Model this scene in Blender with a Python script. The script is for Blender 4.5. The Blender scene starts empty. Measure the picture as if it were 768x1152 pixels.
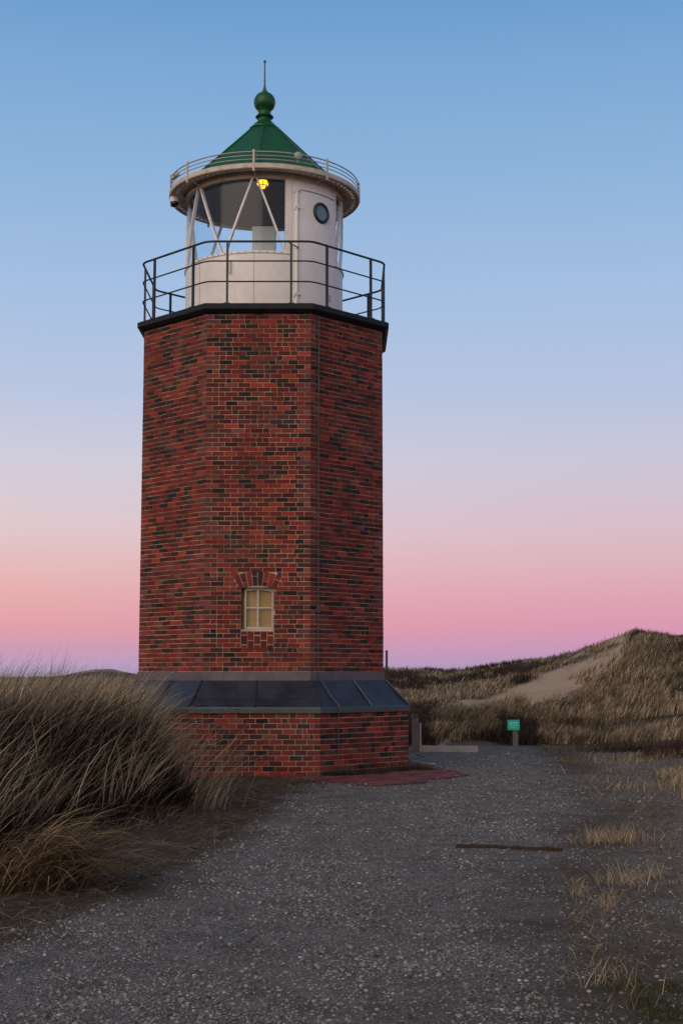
import bpy, bmesh, math, random
import numpy as np
from mathutils import Vector

random.seed(7)
rng = np.random.default_rng(11)
R = math.radians
scene = bpy.context.scene
col = scene.collection

# ------------------------------------------------------------------ helpers
def tag(o, label=None, cat=None, group=None, kind=None):
    if label: o['label'] = label
    if cat: o['category'] = cat
    if group: o['group'] = group
    if kind: o['kind'] = kind
    return o

def empty(name, loc, label, cat, group=None):
    o = bpy.data.objects.new(name, None); col.objects.link(o)
    o.location = loc; o.empty_display_size = .2
    return tag(o, label, cat, group)

class MB:
    """collects faces for ONE mesh object"""
    def __init__(s): s.v = []; s.f = []; s.c = []; s.m = []
    def face(s, pts, c=None, m=0):
        i = len(s.v); s.v += [tuple(p) for p in pts]; s.f.append(tuple(range(i, i+len(pts))))
        s.c.append(c); s.m.append(m)
    def grid(s, rows, closed=False, m=0, closev=False):
        i = len(s.v); n = len(rows[0]); k = len(rows)
        for r in rows: s.v += [tuple(p) for p in r]
        for a in range(k if closev else k-1):
            b = (a+1) % k
            for j in range(n if closed else n-1):
                q = (j+1) % n
                s.f.append((i+a*n+j, i+a*n+q, i+b*n+q, i+b*n+j)); s.c.append(None); s.m.append(m)
    def box(s, lo, hi, m=0, c=None):
        x0, y0, z0 = lo; x1, y1, z1 = hi
        P = [(x0,y0,z0),(x1,y0,z0),(x1,y1,z0),(x0,y1,z0),(x0,y0,z1),(x1,y0,z1),(x1,y1,z1),(x0,y1,z1)]
        s.hexa(P, m, c)
    def hexa(s, P, m=0, c=None):
        i = len(s.v); s.v += [tuple(p) for p in P]
        for f in ((3,2,1,0),(4,5,6,7),(0,1,5,4),(1,2,6,5),(2,3,7,6),(3,0,4,7)):
            s.f.append(tuple(i+k for k in f)); s.c.append(c); s.m.append(m)
    def tube(s, pts, r, n=8, closed=False, m=0, cap=True):
        pts = [Vector(p) for p in pts]; k = len(pts); rows = []
        rr = r if hasattr(r, '__len__') else [r]*k
        up = None
        for a in range(k):
            if closed: d = pts[(a+1) % k]-pts[a-1]
            else: d = pts[min(a+1, k-1)]-pts[max(a-1, 0)]
            d.normalize()
            if up is None: up = Vector((0,0,1)) if abs(d.z) < .9 else Vector((1,0,0))
            u = d.cross(up); u.normalize(); w = u.cross(d); w.normalize(); up = w
            rows.append([pts[a]+(u*math.cos(t)+w*math.sin(t))*rr[a] for t in [2*math.pi*j/n for j in range(n)]])
        s.grid(rows, True, m, closed)
        if cap and not closed:
            s.face(rows[0][::-1], None, m); s.face(rows[-1], None, m)
    def lathe(s, prof, c=(0,0), n=64, m=0, a0=0, a1=360):
        full = abs(a1-a0) >= 360; rows = []
        for r, z in prof:
            rows.append([(c[0]+r*math.sin(t), c[1]-r*math.cos(t), z) for t in
                         [R(a0+(a1-a0)*j/(n if full else n-1)) for j in range(n)]])
        s.grid(rows, full, m)
    def prism(s, poly, z0, z1, m=0):
        a = [(x, y, z0) for x, y in poly]; b = [(x, y, z1) for x, y in poly]
        s.grid([a, b], True, m); s.face(b, None, m); s.face(a[::-1], None, m)
    def build(s, name, mats, parent=None, smooth=False, bevel=0, autos=None):
        me = bpy.data.meshes.new(name)
        me.from_pydata(s.v, [], s.f)
        if not isinstance(mats, (list, tuple)): mats = [mats]
        for mt in mats: me.materials.append(mt)
        if len(mats) > 1: me.polygons.foreach_set('material_index', s.m)
        if any(c is not None for c in s.c):
            at = me.attributes.new('tint', 'FLOAT_COLOR', 'CORNER')
            arr = []
            for f, c in zip(s.f, s.c):
                c = c or (1,1,1)
                arr += [c[0], c[1], c[2], 1.0]*len(f)
            at.data.foreach_set('color', arr)
        bm = bmesh.new(); bm.from_mesh(me)
        if not any(c is not None for c in s.c) and len(s.f) < 60000:
            bmesh.ops.remove_doubles(bm, verts=bm.verts, dist=1e-5)
            bmesh.ops.recalc_face_normals(bm, faces=bm.faces)
        bm.to_mesh(me); bm.free()
        if smooth:
            me.polygons.foreach_set('use_smooth', [True]*len(me.polygons))
            if autos: 
                me.set_sharp_from_angle(angle=R(autos))
        me.update()
        o = bpy.data.objects.new(name, me); col.objects.link(o)
        if parent: o.parent = parent
        if bevel:
            b = o.modifiers.new('bevel', 'BEVEL'); b.width = bevel; b.segments = 2; b.limit_method = 'ANGLE'; b.angle_limit = R(40)
        return o

def np_mesh(name, V, F, mats, C=None, M=None, smooth=False, parent=None):
    """V (n,3), F (k,4 or 3) numpy arrays, C per-vertex colour"""
    me = bpy.data.meshes.new(name); k = F.shape[1]
    me.vertices.add(len(V)); me.vertices.foreach_set('co', np.ascontiguousarray(V, np.float32).ravel())
    me.loops.add(F.size); me.loops.foreach_set('vertex_index', np.ascontiguousarray(F, np.int32).ravel())
    me.polygons.add(len(F)); me.polygons.foreach_set('loop_start', np.arange(0, F.size, k, dtype=np.int32))
    if not isinstance(mats, (list, tuple)): mats = [mats]
    for m in mats: me.materials.append(m)
    if smooth: me.polygons.foreach_set('use_smooth', np.ones(len(F), bool))
    if C is not None:
        for nm, arr in (C.items() if isinstance(C, dict) else [('tint', C)]):
            if arr.ndim == 1:
                me.attributes.new(nm, 'FLOAT', 'POINT').data.foreach_set('value', arr.astype(np.float32))
            else:
                a4 = np.ones((len(V), 4), np.float32); a4[:, :3] = arr
                me.attributes.new(nm, 'FLOAT_COLOR', 'POINT').data.foreach_set('color', a4.ravel())
    me.update(calc_edges=True); me.validate()
    o = bpy.data.objects.new(name, me); col.objects.link(o)
    if parent: o.parent = parent
    return o

# ------------------------------------------------------------------ materials
class NT:
    def __init__(s, name):
        s.mat = bpy.data.materials.new(name); s.mat.use_nodes = True
        s.t = s.mat.node_tree; s.n = s.t.nodes; s.l = s.t.links
        s.b = s.n['Principled BSDF']; s.out = s.n['Material Output']
        s._tc = None
    def coord(s):
        if not s._tc: s._tc = s.n.new('ShaderNodeTexCoord')
        return s._tc.outputs['Object']
    def noise(s, scale, detail=4, rough=.6, vec=None, dist=0):
        n = s.n.new('ShaderNodeTexNoise'); n.inputs['Scale'].default_value = scale
        n.inputs['Detail'].default_value = detail; n.inputs['Roughness'].default_value = rough
        n.inputs['Distortion'].default_value = dist
        s.l.new(vec or s.coord(), n.inputs['Vector']); return n.outputs['Fac']
    def voro(s, scale, feature='F1', out='Distance', vec=None):
        n = s.n.new('ShaderNodeTexVoronoi'); n.inputs['Scale'].default_value = scale; n.feature = feature
        s.l.new(vec or s.coord(), n.inputs['Vector']); return n.outputs[out]
    def ramp(s, fac, stops):
        n = s.n.new('ShaderNodeValToRGB'); e = n.color_ramp.elements
        while len(e) < len(stops): e.new(.5)
        for k, (p, c) in enumerate(stops):
            e[k].position = p
            if not hasattr(c, '__len__'): c = (c, c, c)
            e[k].color = (*c, 1)
        s.l.new(fac, n.inputs['Fac']); return n.outputs['Color']
    def mix(s, fac, a, b, mode='MIX'):
        n = s.n.new('ShaderNodeMix'); n.data_type = 'RGBA'; n.blend_type = mode
        for sock, v in ((n.inputs['Factor'], fac), (n.inputs['A'], a), (n.inputs['B'], b)):
            if sock.type == 'RGBA' or sock.name in 'AB':
                pass
        s._set(n.inputs[0], fac); s._set(n.inputs[6], a); s._set(n.inputs[7], b)
        return n.outputs[2]
    def _set(s, sock, v):
        if isinstance(v, bpy.types.NodeSocket): s.l.new(v, sock)
        elif hasattr(v, '__len__'): sock.default_value = (*v, 1) if len(v) == 3 else v
        else: sock.default_value = v
    def math(s, op, a, b=0.0, clamp=False):
        n = s.n.new('ShaderNodeMath'); n.operation = op; n.use_clamp = clamp
        s._set(n.inputs[0], a); s._set(n.inputs[1], b); return n.outputs[0]
    def attr(s, name, out='Color'):
        n = s.n.new('ShaderNodeAttribute'); n.attribute_name = name; return n.outputs[out]
    def bump(s, h, strength=.3, dist=.01, prev=None):
        n = s.n.new('ShaderNodeBump'); n.inputs['Strength'].default_value = strength; n.inputs['Distance'].default_value = dist
        s.l.new(h, n.inputs['Height'])
        if prev: s.l.new(prev, n.inputs['Normal'])
        s.l.new(n.outputs['Normal'], s.b.inputs['Normal']); return n.outputs['Normal']
    def set(s, color=None, rough=None, metal=None, spec=None):
        if color is not None: s._set(s.b.inputs['Base Color'], color)
        if rough is not None: s._set(s.b.inputs['Roughness'], rough)
        if metal is not None: s._set(s.b.inputs['Metallic'], metal)
        if spec is not None: s._set(s.b.inputs['Specular IOR Level'], spec)
        return s

def painted(name, base, dark, rough=.5, scale=3, amount=.5, bump=.05, rust=None, spec=.4):
    m = NT(name)
    n1 = m.noise(scale, 5, .65); n2 = m.noise(scale*7, 4, .7)
    c = m.mix(m.math('MULTIPLY', m.ramp(n1, [(.35, 0), (.7, 1)]), amount), base, dark)
    c = m.mix(m.math('MULTIPLY', m.ramp(n2, [(.45, 0), (.75, 1)]), amount*.6), c, dark)
    if name == 'green_paint': c = m.mix(m.ramp(m.noise(11, 3, .5), [(.70, 0), (.74, .5)]), c, (.35, .38, .33))
    if rust: c = m.mix(m.ramp(m.noise(scale*2.3, 6, .7), [(.58, 0), (.72, 1)]), c, rust)
    m.set(c, m.ramp(n2, [(.2, rough*.8), (.8, min(1, rough*1.2))]), spec=spec)
    if bump: m.bump(n2, bump, .01)
    return m.mat

def mat_brick():
    m = NT('brick'); t = m.attr('tint')
    n1 = m.noise(38, 5, .7); n2 = m.noise(1.1, 4, .6); n3 = m.noise(140, 3, .6)
    c = m.mix(m.ramp(n1, [(.3, 0), (.75, .45)]), t, m.mix(1.0, t, (.42, .36, .36), 'MULTIPLY'))
    c = m.mix(m.ramp(n2, [(.5, 0), (.8, .14)]), c, (.26, .15, .13))          # pale lime wash weathering
    c = m.mix(m.ramp(m.noise(4.2, 5, .65), [(.52, 0), (.8, .45)]), c, (.035, .02, .02))  # soot
    mp = m.n.new('ShaderNodeMapping'); mp.inputs['Scale'].default_value = (1, 1, .09); m.l.new(m.coord(), mp.inputs['Vector'])
    c = m.mix(m.ramp(m.noise(3.2, 5, .7, mp.outputs[0]), [(.5, 0), (.78, .55)]), c, (.045, .022, .02))      # rain streaks
    c = m.mix(m.ramp(m.noise(2.1, 4, .7, mp.outputs[0]), [(.6, 0), (.8, .18)]), c, (.30, .20, .17))        # salt streaks
    m.set(c, .82, spec=.3)
    b = m.bump(n1, .35, .006); m.bump(n3, .25, .003, b)
    return m.mat

def mat_mortar():
    m = NT('mortar')
    c = m.mix(m.noise(30, 4), (.62, .47, .35), (.36, .26, .18))
    c = m.mix(m.ramp(m.noise(1.7, 4), [(.42, 0), (.7, .75)]), c, (.12, .08, .06))
    m.set(c, .95, spec=.1); m.bump(m.noise(90, 3), .4, .004); return m.mat

def mat_lead(name, a, b_, c_):
    m = NT(name)
    c = m.mix(m.ramp(m.noise(1.6, 5, .6), [(.35, 0), (.7, 1)]), a, b_)
    c = m.mix(m.ramp(m.noise(7, 5, .7, dist=.6), [(.5, 0), (.8, .7)]), c, c_)
    m.set(c, m.ramp(m.noise(5, 4), [(.3, .24), (.7, .5)]), .25, .6); m.bump(m.noise(2.5, 3), .35, .03); return m.mat

def mat_attr(name, rough=.8, trans=0.0, spec=.2, vary=0):
    m = NT(name); t = m.attr('tint')
    c = t
    if vary: c = m.mix(m.ramp(m.noise(vary, 3), [(.3, 0), (.7, .5)]), t, m.mix(1.0, t, (.45, .42, .4), 'MULTIPLY'))
    m.set(c, rough, spec=spec)
    if trans:
        tr = m.n.new('ShaderNodeBsdfTranslucent'); m.l.new(c, tr.inputs['Color'])
        mx = m.n.new('ShaderNodeMixShader'); mx.inputs[0].default_value = trans
        m.l.new(m.b.outputs[0], mx.inputs[1]); m.l.new(tr.outputs[0], mx.inputs[2]); m.l.new(mx.outputs[0], m.out.inputs[0])
    return m.mat

def mat_glass(name, tint=(.93, .96, .98), refl=1.0):
    m = NT(name)
    tr = m.n.new('ShaderNodeBsdfTransparent'); tr.inputs[0].default_value = (*tint, 1)
    gl = m.n.new('ShaderNodeBsdfGlossy'); gl.inputs['Roughness'].default_value = .14
    ge = m.n.new('ShaderNodeNewGeometry'); dp = m.n.new('ShaderNodeVectorMath'); dp.operation = 'DOT_PRODUCT'
    m.l.new(ge.outputs['Normal'], dp.inputs[0]); m.l.new(ge.outputs['Incoming'], dp.inputs[1])
    om = m.math('SUBTRACT', 1.0, m.math('ABSOLUTE', dp.outputs['Value']), True)
    fr = m.math('ADD', m.math('MULTIPLY', m.math('POWER', om, 5.0), .9), .05)
    mx = m.n.new('ShaderNodeMixShader')
    m.l.new(m.math('MULTIPLY', fr, refl, True), mx.inputs[0])
    m.l.new(tr.outputs[0], mx.inputs[1]); m.l.new(gl.outputs[0], mx.inputs[2]); m.l.new(mx.outputs[0], m.out.inputs[0])
    return m.mat

def mat_wood(name, a, b_, rough=.9):
    m = NT(name)
    mp = m.n.new('ShaderNodeMapping'); mp.inputs['Scale'].default_value = (14, 14, 1.5); m.l.new(m.coord(), mp.inputs['Vector'])
    n = m.noise(3, 6, .7, mp.outputs[0]); c = m.mix(m.ramp(n, [(.3, 0), (.7, 1)]), a, b_)
    c = m.mix(m.ramp(m.noise(9, 4), [(.5, 0), (.8, .6)]), c, tuple(x*.5 for x in b_))
    m.set(c, rough, spec=.15); m.bump(n, .6, .01); return m.mat

def mat_emit(name, color, strength):
    m = NT(name); m.set(color, .4)
    m.b.inputs['Emission Color'].default_value = (*color, 1); m.b.inputs['Emission Strength'].default_value = strength
    return m.mat

M = dict(
    brick=mat_brick(), mortar=mat_mortar(),
    white=painted('white_paint', (.80, .76, .74), (.62, .56, .53), .45, 2.2, .55),
    door=painted('door_paint', (.77, .74, .75), (.60, .56, .57), .45, 3, .45),
    cream=painted('cream_paint', (.66, .56, .46), (.44, .33, .24), .55, 3.5, .7, rust=(.20, .10, .05)),
    rim=painted('rim_paint', (.60, .53, .46), (.36, .28, .22), .55, 5, .7, rust=(.17, .09, .05)),
    green=painted('green_paint', (.003, .092, .024), (.002, .045, .014), .4, 3, .8, .1, spec=.4),
    black=painted('black_paint', (.018, .020, .024), (.05, .05, .05), .5, 6, .5),
    rail=painted('rail_paint', (.012, .015, .021), (.025, .022, .02), .45, 6, .5),
    slab=painted('slab_tar', (.009, .011, .016), (.022, .026, .032), .6, 5, .6, .2, spec=.2),
    lead=mat_lead('lead', (.014, .013, .020), (.036, .042, .062), (.024, .013, .017)),
    leadlight=mat_lead('lead_flashing', (.11, .09, .105), (.07, .065, .085), (.15, .12, .13)),
    drip=mat_lead('lead_drip', (.045, .065, .065), (.06, .075, .085), (.03, .04, .04)),
    frame=painted('frame_paint', (.48, .46, .43), (.28, .26, .23), .5, 9, .6),
    sunset_panel=painted('sunset_tan', (.46, .32, .14), (.32, .20, .08), .9, 4, .8, 0),  # tan panel behind the panes, sunset reflection put into its colour
    glass=mat_glass('glass', (.90, .95, 1.0), .75), paneglass=mat_glass('pane_glass', (.9, .92, .9), .9),
    ceiling=painted('ceiling_paint', (.055, .075, .135), (.04, .05, .08), .6, 2, .5),
    metal=painted('grey_metal', (.40, .39, .38), (.25, .23, .22), .4, 8, .5),
    housing=painted('housing_paint', (.62, .66, .62), (.5, .53, .5), .5, 2, .3),
    rod=painted('rod_metal', (.05, .05, .055), (.12, .1, .09), .45, 8, .5),
    bulb=mat_emit('bulb_glow', (1.0, .50, .008), 2.6),
    dome=NT('black_dome').set((.008, .008, .01), .08).mat,
    port=NT('port_glass').set((.10, .16, .20), .05, 0, .8).mat,
    signgreen=painted('sign_green', (.0, .50, .37), (.0, .42, .31), .5, 5, .3, 0),
    signwhite=painted('sign_white', (.50, .72, .66), (.4, .62, .56), .5, 5, .3, 0),
    oldwood=mat_wood('old_wood', (.20, .18, .16), (.11, .095, .085)),
    palewood=mat_wood('pale_wood', (.42, .40, .40), (.30, .28, .28)),
    darkwood=mat_wood('dark_wood', (.030, .020, .015), (.055, .032, .02)),
    grass=mat_attr('grass_blade', .75, .22, .25),
    twig=mat_attr('twig', .9, 0, .1),
    stone=mat_attr('pebble', .8, 0, .3),
    paver=mat_attr('paver_brick', .85, 0, .25, 25),
    rope=painted('pale_cable', (.55, .52, .5), (.4, .38, .36), .6, 8, .4),
)

# ------------------------------------------------------------------ camera
TH, FPX = .1166, 1577.6
cam = bpy.data.cameras.new('camera'); co = bpy.data.objects.new('camera', cam); col.objects.link(co)
cam.sensor_fit = 'VERTICAL'; cam.sensor_height = 36; cam.lens = FPX/1152*36
co.location = (0, 0, 1.6); co.rotation_euler = (math.pi/2+TH, 0, 0)
cam.clip_start = .1; cam.clip_end = 6000
scene.camera = co

# ------------------------------------------------------------------ noise and terrain
def vnoise(x, y, seed=0):
    x = np.asarray(x, float); y = np.asarray(y, float)
    xi = np.floor(x).astype(np.int64); yi = np.floor(y).astype(np.int64); fx = x-xi; fy = y-yi
    fx = fx*fx*(3-2*fx); fy = fy*fy*(3-2*fy)
    def h(a, b):
        n = (a*374761393+b*668265263+seed*1442695041) & 0xffffffff
        n = ((n ^ (n >> 13))*1274126177) & 0xffffffff
        return ((n ^ (n >> 16)) & 0xffff)/65535.0
    return (h(xi, yi)*(1-fx)+h(xi+1, yi)*fx)*(1-fy)+(h(xi, yi+1)*(1-fx)+h(xi+1, yi+1)*fx)*fy
def fbm(x, y, seed=0, oct=4):
    a = .5; s = 0; t = 0
    for k in range(oct):
        s = s+a*vnoise(x*2**k, y*2**k, seed+k*17); t += a; a *= .5
    return s/t
def sm(t): t = np.clip(t, 0, 1); return t*t*(3-2*t)

def tan_elev(ypx):
    u = (576-np.asarray(ypx, float))/FPX
    return (math.sin(TH)+u*math.cos(TH))/(math.cos(TH)-u*math.sin(TH))
def ux(px): return (np.asarray(px, float)-384)/FPX*1.007

# ridges of the dunes: bearing (x/y), distance of the crest, apparent skyline
RID = [
    dict(px=[380, 440, 480, 520, 560, 600, 630, 650, 675, 700, 715, 740, 768, 850, 1000, 1300],
         y=[815, 812, 809, 806, 804, 801, 794, 782, 758, 726, 715, 719, 724, 722, 735, 745],
         Y=[36, 36, 36, 36.5, 38, 40, 44, 47, 50, 53, 54, 54, 53, 52, 50, 48], foot=32.6, z0=0.0, back=13, zb=.2),
    dict(px=[-900, -300, 100, 300, 432, 470, 500, 540, 600, 640, 680, 712, 740, 800, 1000, 1500],
         y=[775, 770, 766, 760, 752, 753, 756, 751, 744, 735, 720, 711, 722, 730, 735, 740],
         Y=[95, 95, 92, 90, 88, 88, 86, 84, 80, 76, 72, 70, 70, 72, 75, 80], foot=44, z0=.3, back=40, zb=0),
    dict(px=[-900, -300, 0, 40, 70, 90, 110, 128, 150, 170, 220, 300, 500, 735, 760, 800, 900, 1400],
         y=[765, 764, 763, 760.5, 762, 757, 752.5, 751.5, 757.5, 760.5, 761, 761, 762, 718, 713, 712, 725, 740],
         Y=[150]*13+[120, 110, 110, 110, 130], foot=100, z0=0, back=80, zb=0),
]
for r in RID:
    r['u'] = ux(r['px']); r['Yc'] = np.array(r['Y'], float); r['zc'] = 1.6+tan_elev(r['y'])*r['Yc']

EDGE_Y = [0, 6, 11, 12.7, 15, 16.8, 19, 21.2, 23, 26, 40, 60]
EDGE_X = [-4.2, -3.6, -3.3, -3.0, -2.5, -2.1, -2.3, -2.95, -3.6, -5.6, -9, -10]
def edge(y):
    y = np.asarray(y, float)
    return np.interp(y, EDGE_Y, EDGE_X)+(vnoise(y*1.1, y*0+.3, 101)-.5)*.45+(vnoise(y*3.3, y*0+.3, 102)-.5)*.22

def height(x, y):
    x = np.asarray(x, float); y = np.asarray(y, float)
    z = (fbm(x*.5, y*.5, 3)-.5)*.10+(fbm(x*2.2, y*2.2, 5)-.5)*.03
    dtw = np.hypot(x+1.4, y-25.5)
    z = z*np.clip((dtw-3.0)/2, .15, 1)
    # left mound
    m = sm((edge(y)+.15-x)/np.interp(y, [14, 17], [1.7, .9]))
    z = z+m*(.55+.35*(fbm(x*.45, y*.45, 9)-.4))*np.clip((48-y)/15, 0, 1)*np.clip((y+10)/10, 0, 1)
    # gentle bank on the right
    z = z+.10*sm((x-np.interp(y, [6, 12, 18, 24, 30], [1.5, 2.3, 3.3, 4.2, 5]))/2.5)*np.clip((34-y)/4, 0, 1)
    yy = np.maximum(y, .5); u = np.clip(x/yy, -3, 3)
    hump = (fbm(x*.28, y*.28, 21)-.5)*1.3+(fbm(x*.8, y*.8, 22, 3)-.5)*.7
    for k, r in enumerate(RID):
        Yc = np.interp(u, r['u'], r['Yc']); zc = np.interp(u, r['u'], r['zc'])
        f = r['foot']
        if k == 0:
            f = np.interp(u, ux([300, 440, 560, 700, 900]), [60, 31.6, 33.0, 33.6, 33])+(fbm(x*.6, y*.3, 23)-.5)*3.0
            t = np.where(y < Yc, sm(((y-f)/(Yc-f)))**np.interp(u, ux([440, 600, 680]), [.45, .7, .95]), 1-sm((y-Yc)/r['back']))
            gate = sm((x-.9)/.8)
        else:
            t = np.where(y < Yc, np.clip((y-f)/(Yc-f), 0, 1)**.8, 1-sm((y-Yc)/r['back'])); gate = 1
        amp = (1.0 if k else .55)*np.clip((y-33)/6, 0, 1)*(.55 if k == 0 else .8)
        zz = (zc)*np.clip(t, 0, 1)+hump*amp*np.clip(t, 0, 1)*(1-np.clip(t, 0, 1)**6*.75)
        z = np.maximum(z, np.where(y > np.minimum(f, 200), zz*gate-.02, -9))
    far = np.clip((y-170)/100, 0, 1)
    return z*(1-far)+far*0.0

def zones(x, y):
    n = fbm(x*1.1, y*1.1, 31)-.5; n2 = fbm(x*3.5, y*3.5, 35)-.5
    # left edge of the gravel
    le = np.interp(y, [0, 6, 7.5, 9, 12, 14, 17, 19, 21, 22.4, 25], [-3.0, -2.75, -2.45, -2.0, -1.6, -1.35, -1.15, -1.05, -.8, -.2, -.2])
    re = np.interp(y, [0, 7, 9, 11, 14, 17, 20, 24, 28, 32], [1.5, 1.65, 1.95, 2.3, 2.8, 3.4, 3.9, 4.4, 4.8, 5.0])
    w = np.clip((x-le+n*.9+n2*.5)/.55, 0, 1)*np.clip((re-x+n*1.6+n2*.9)/1.3, 0, 1)*np.clip((33.2-y+n*2)/1.2, 0, 1)
    sand = np.clip((x-re+.5+n*.8)/.8, 0, 1)*np.clip((34-y)/3, 0, 1)
    # blowout sand on the back ridge: in front of it and left of the front dune
    yy = np.maximum(y, 1); px = x/yy*FPX/1.007+384
    yp = 760.7-(height(x, y)-1.6)/yy*FPX*.985
    up = np.interp(px, [480, 540, 590, 620, 660, 690, 705], [800, 783, 764, 752, 738, 724, 713])
    lo = np.interp(px, [480, 540, 590, 620, 660, 690, 705], [808, 800, 793, 787, 771, 748, 722])
    bl = np.clip((yp-up+n*10)/4, 0, 1)*np.clip((lo-yp+n*8)/4+.6, 0, 1)*((px > 500) & (px < 706))*(y > 42)*np.clip((px-500)/60, .0, 1)
    # narrow sandy trail up the near bank
    trx = np.interp(yp, [795, 812, 836], [531, 514, 494])
    tr = np.clip(1.3-np.abs(px-trx)/4.5, 0, 1)*((yp > 793) & (yp < 838) & (y > 31) & (y < 40))
    sand2 = np.maximum(bl, tr)
    moss = np.clip(1.1-np.hypot((x-1.85)/.75, (y-6.7)/1.0)+n*.9, 0, 1)
    moss = np.maximum(moss, np.clip(1.1-np.hypot((x-6.6)/2.2, (y-32.8)/1.3)+n, 0, 1)*.9)
    sand2 = np.maximum(sand2, np.clip((fbm(x*.3, y*.14, 57)-.60)*12, 0, 1)*np.clip((y-44)/4, 0, 1)*(px < 700)*.8)
    heath = np.clip((fbm(x*.34, y*.2, 51)-.545+n*.25)*9, 0, 1)*np.clip((y-40)/5, 0, 1)*(1-sand2)
    return dict(gravel=w, sand=np.clip(sand*.9, 0, 1), dune=sand2, moss=moss, heath=heath)

def axis(parts):
    a = []
    for lo, hi, st in parts: a += list(np.arange(lo, hi, st))
    return np.array(a+[parts[-1][1]])
gx = axis([(-2500, -400, 350), (-400, -100, 50), (-100, -40, 6), (-40, -12, 1.2), (-12, -5, .35), (-5, 6, .14), (6, 22, .3), (22, 50, 1.2), (50, 110, 6), (110, 400, 50), (400, 2500, 350)])
gy = axis([(-300, -40, 40), (-40, 0, 4), (0, 5, .5), (5, 36, .16), (36, 58, .3), (58, 100, .6), (100, 170, 2.2), (170, 400, 30), (400, 4000, 400)])
X, Y = np.meshgrid(gx, gy); Z = height(X, Y)
zo = zones(X, Y)
V = np.stack([X, Y, Z], -1).reshape(-1, 3); nx, ny = len(gx), len(gy)
ii = (np.arange(ny-1)[:, None]*nx+np.arange(nx-1)[None, :]).ravel()
F = np.stack([ii, ii+1, ii+nx+1, ii+nx], 1)

def mat_ground():
    m = NT('ground')
    g, s, d, mo, he = [m.attr(k, 'Fac') for k in ('gravel', 'sand', 'dune', 'moss', 'heath')]
    fine = m.noise(55, 5, .75); mid = m.noise(6, 5, .65); big = m.noise(.9, 4, .6)
    # soil with dry litter
    soil = m.mix(m.ramp(fine, [(.3, 0), (.7, 1)]), (.035, .026, .02), (.13, .095, .06))
    soil = m.mix(m.ramp(mid, [(.4, 0), (.7, .6)]), soil, (.045, .034, .024))
    duneveg = m.mix(m.ramp(m.noise(2.2, 6, .75), [(.35, 0), (.68, 1)]), (.030, .021, .015), (.13, .092, .058))
    geo = m.n.new('ShaderNodeNewGeometry'); sp = m.n.new('ShaderNodeSeparateXYZ'); m.l.new(geo.outputs['Position'], sp.inputs[0])
    soil = m.mix(m.math('GREATER_THAN', sp.outputs['Y'], 33.5), soil, duneveg)
    soil = m.mix(he, soil, m.mix(fine, (.018, .012, .011), (.05, .033, .028)))
    # grey-brown sand with grit
    sand = m.mix(m.ramp(fine, [(.3, 0), (.72, 1)]), (.14, .115, .098), (.40, .34, .29))
    sand = m.mix(m.ramp(mid, [(.4, 0), (.75, .65)]), sand, (.10, .07, .052))
    sand = m.mix(m.ramp(m.noise(2.4, 6, .75), [(.48, 0), (.66, .8)]), sand, (.085, .058, .042))
    tx = m.noise(19, 7, .8); sand = m.mix(m.ramp(tx, [(.42, 0), (.62, .75)]), sand, (.06, .046, .038)); sand = m.mix(m.ramp(m.voro(60), [(.0, .5), (.3, 0)]), sand, (.30, .27, .24))
    sm_ = m.math('MULTIPLY', s, m.ramp(big, [(.25, .55), (.6, 1)]))
    c = m.mix(sm_, soil, sand)
    # gravel
    vc = m.voro(85, 'F1', 'Color'); vd = m.voro(85, 'F1', 'Distance')
    vs = m.n.new('ShaderNodeSeparateColor'); m.l.new(vc, vs.inputs[0])
    st = m.ramp(vs.outputs[0], [(0, (.07, .062, .06)), (.35, (.20, .182, .177)), (.7, (.30, .275, .262)), (.9, (.36, .335, .32)), (.985, (.50, .47, .45))])
    st = m.mix(m.ramp(vd, [(.3, 0), (.7, .6)]), st, (.058, .051, .049))
    st = m.mix(m.ramp(mid, [(.35, 0), (.7, .4)]), st, (.10, .086, .078))
    st = m.mix(m.ramp(big, [(.4, 0), (.7, .45)]), st, (.15, .128, .115))
    st = m.mix(m.ramp(m.noise(2.2, 5, .7), [(.46, 0), (.66, .6)]), st, (.065, .055, .05))
    c = m.mix(g, c, st)
    dsand = m.mix(m.noise(3, 5, .7), (.50, .36, .25), (.34, .24, .165))
    c = m.mix(d, c, dsand)
    c = m.mix(m.math('MULTIPLY', mo, m.ramp(m.noise(14, 4), [(.35, 0), (.6, 1)])), c, m.mix(fine, (.02, .025, .008), (.07, .075, .02)))
    m.set(c, .95, spec=.15)
    b = m.bump(vd, .5, .015); m.bump(m.math('ADD', fine, m.math('MULTIPLY', mid, 2.0)), .65, .04, b)
    return m.mat
gnd = np_mesh('ground', V, F, mat_ground(), {k: v.ravel() for k, v in zo.items()}, smooth=True)
tag(gnd, 'grey gravel forecourt running into brown dune hills and a bare sand slope', 'ground', kind='structure')

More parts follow.
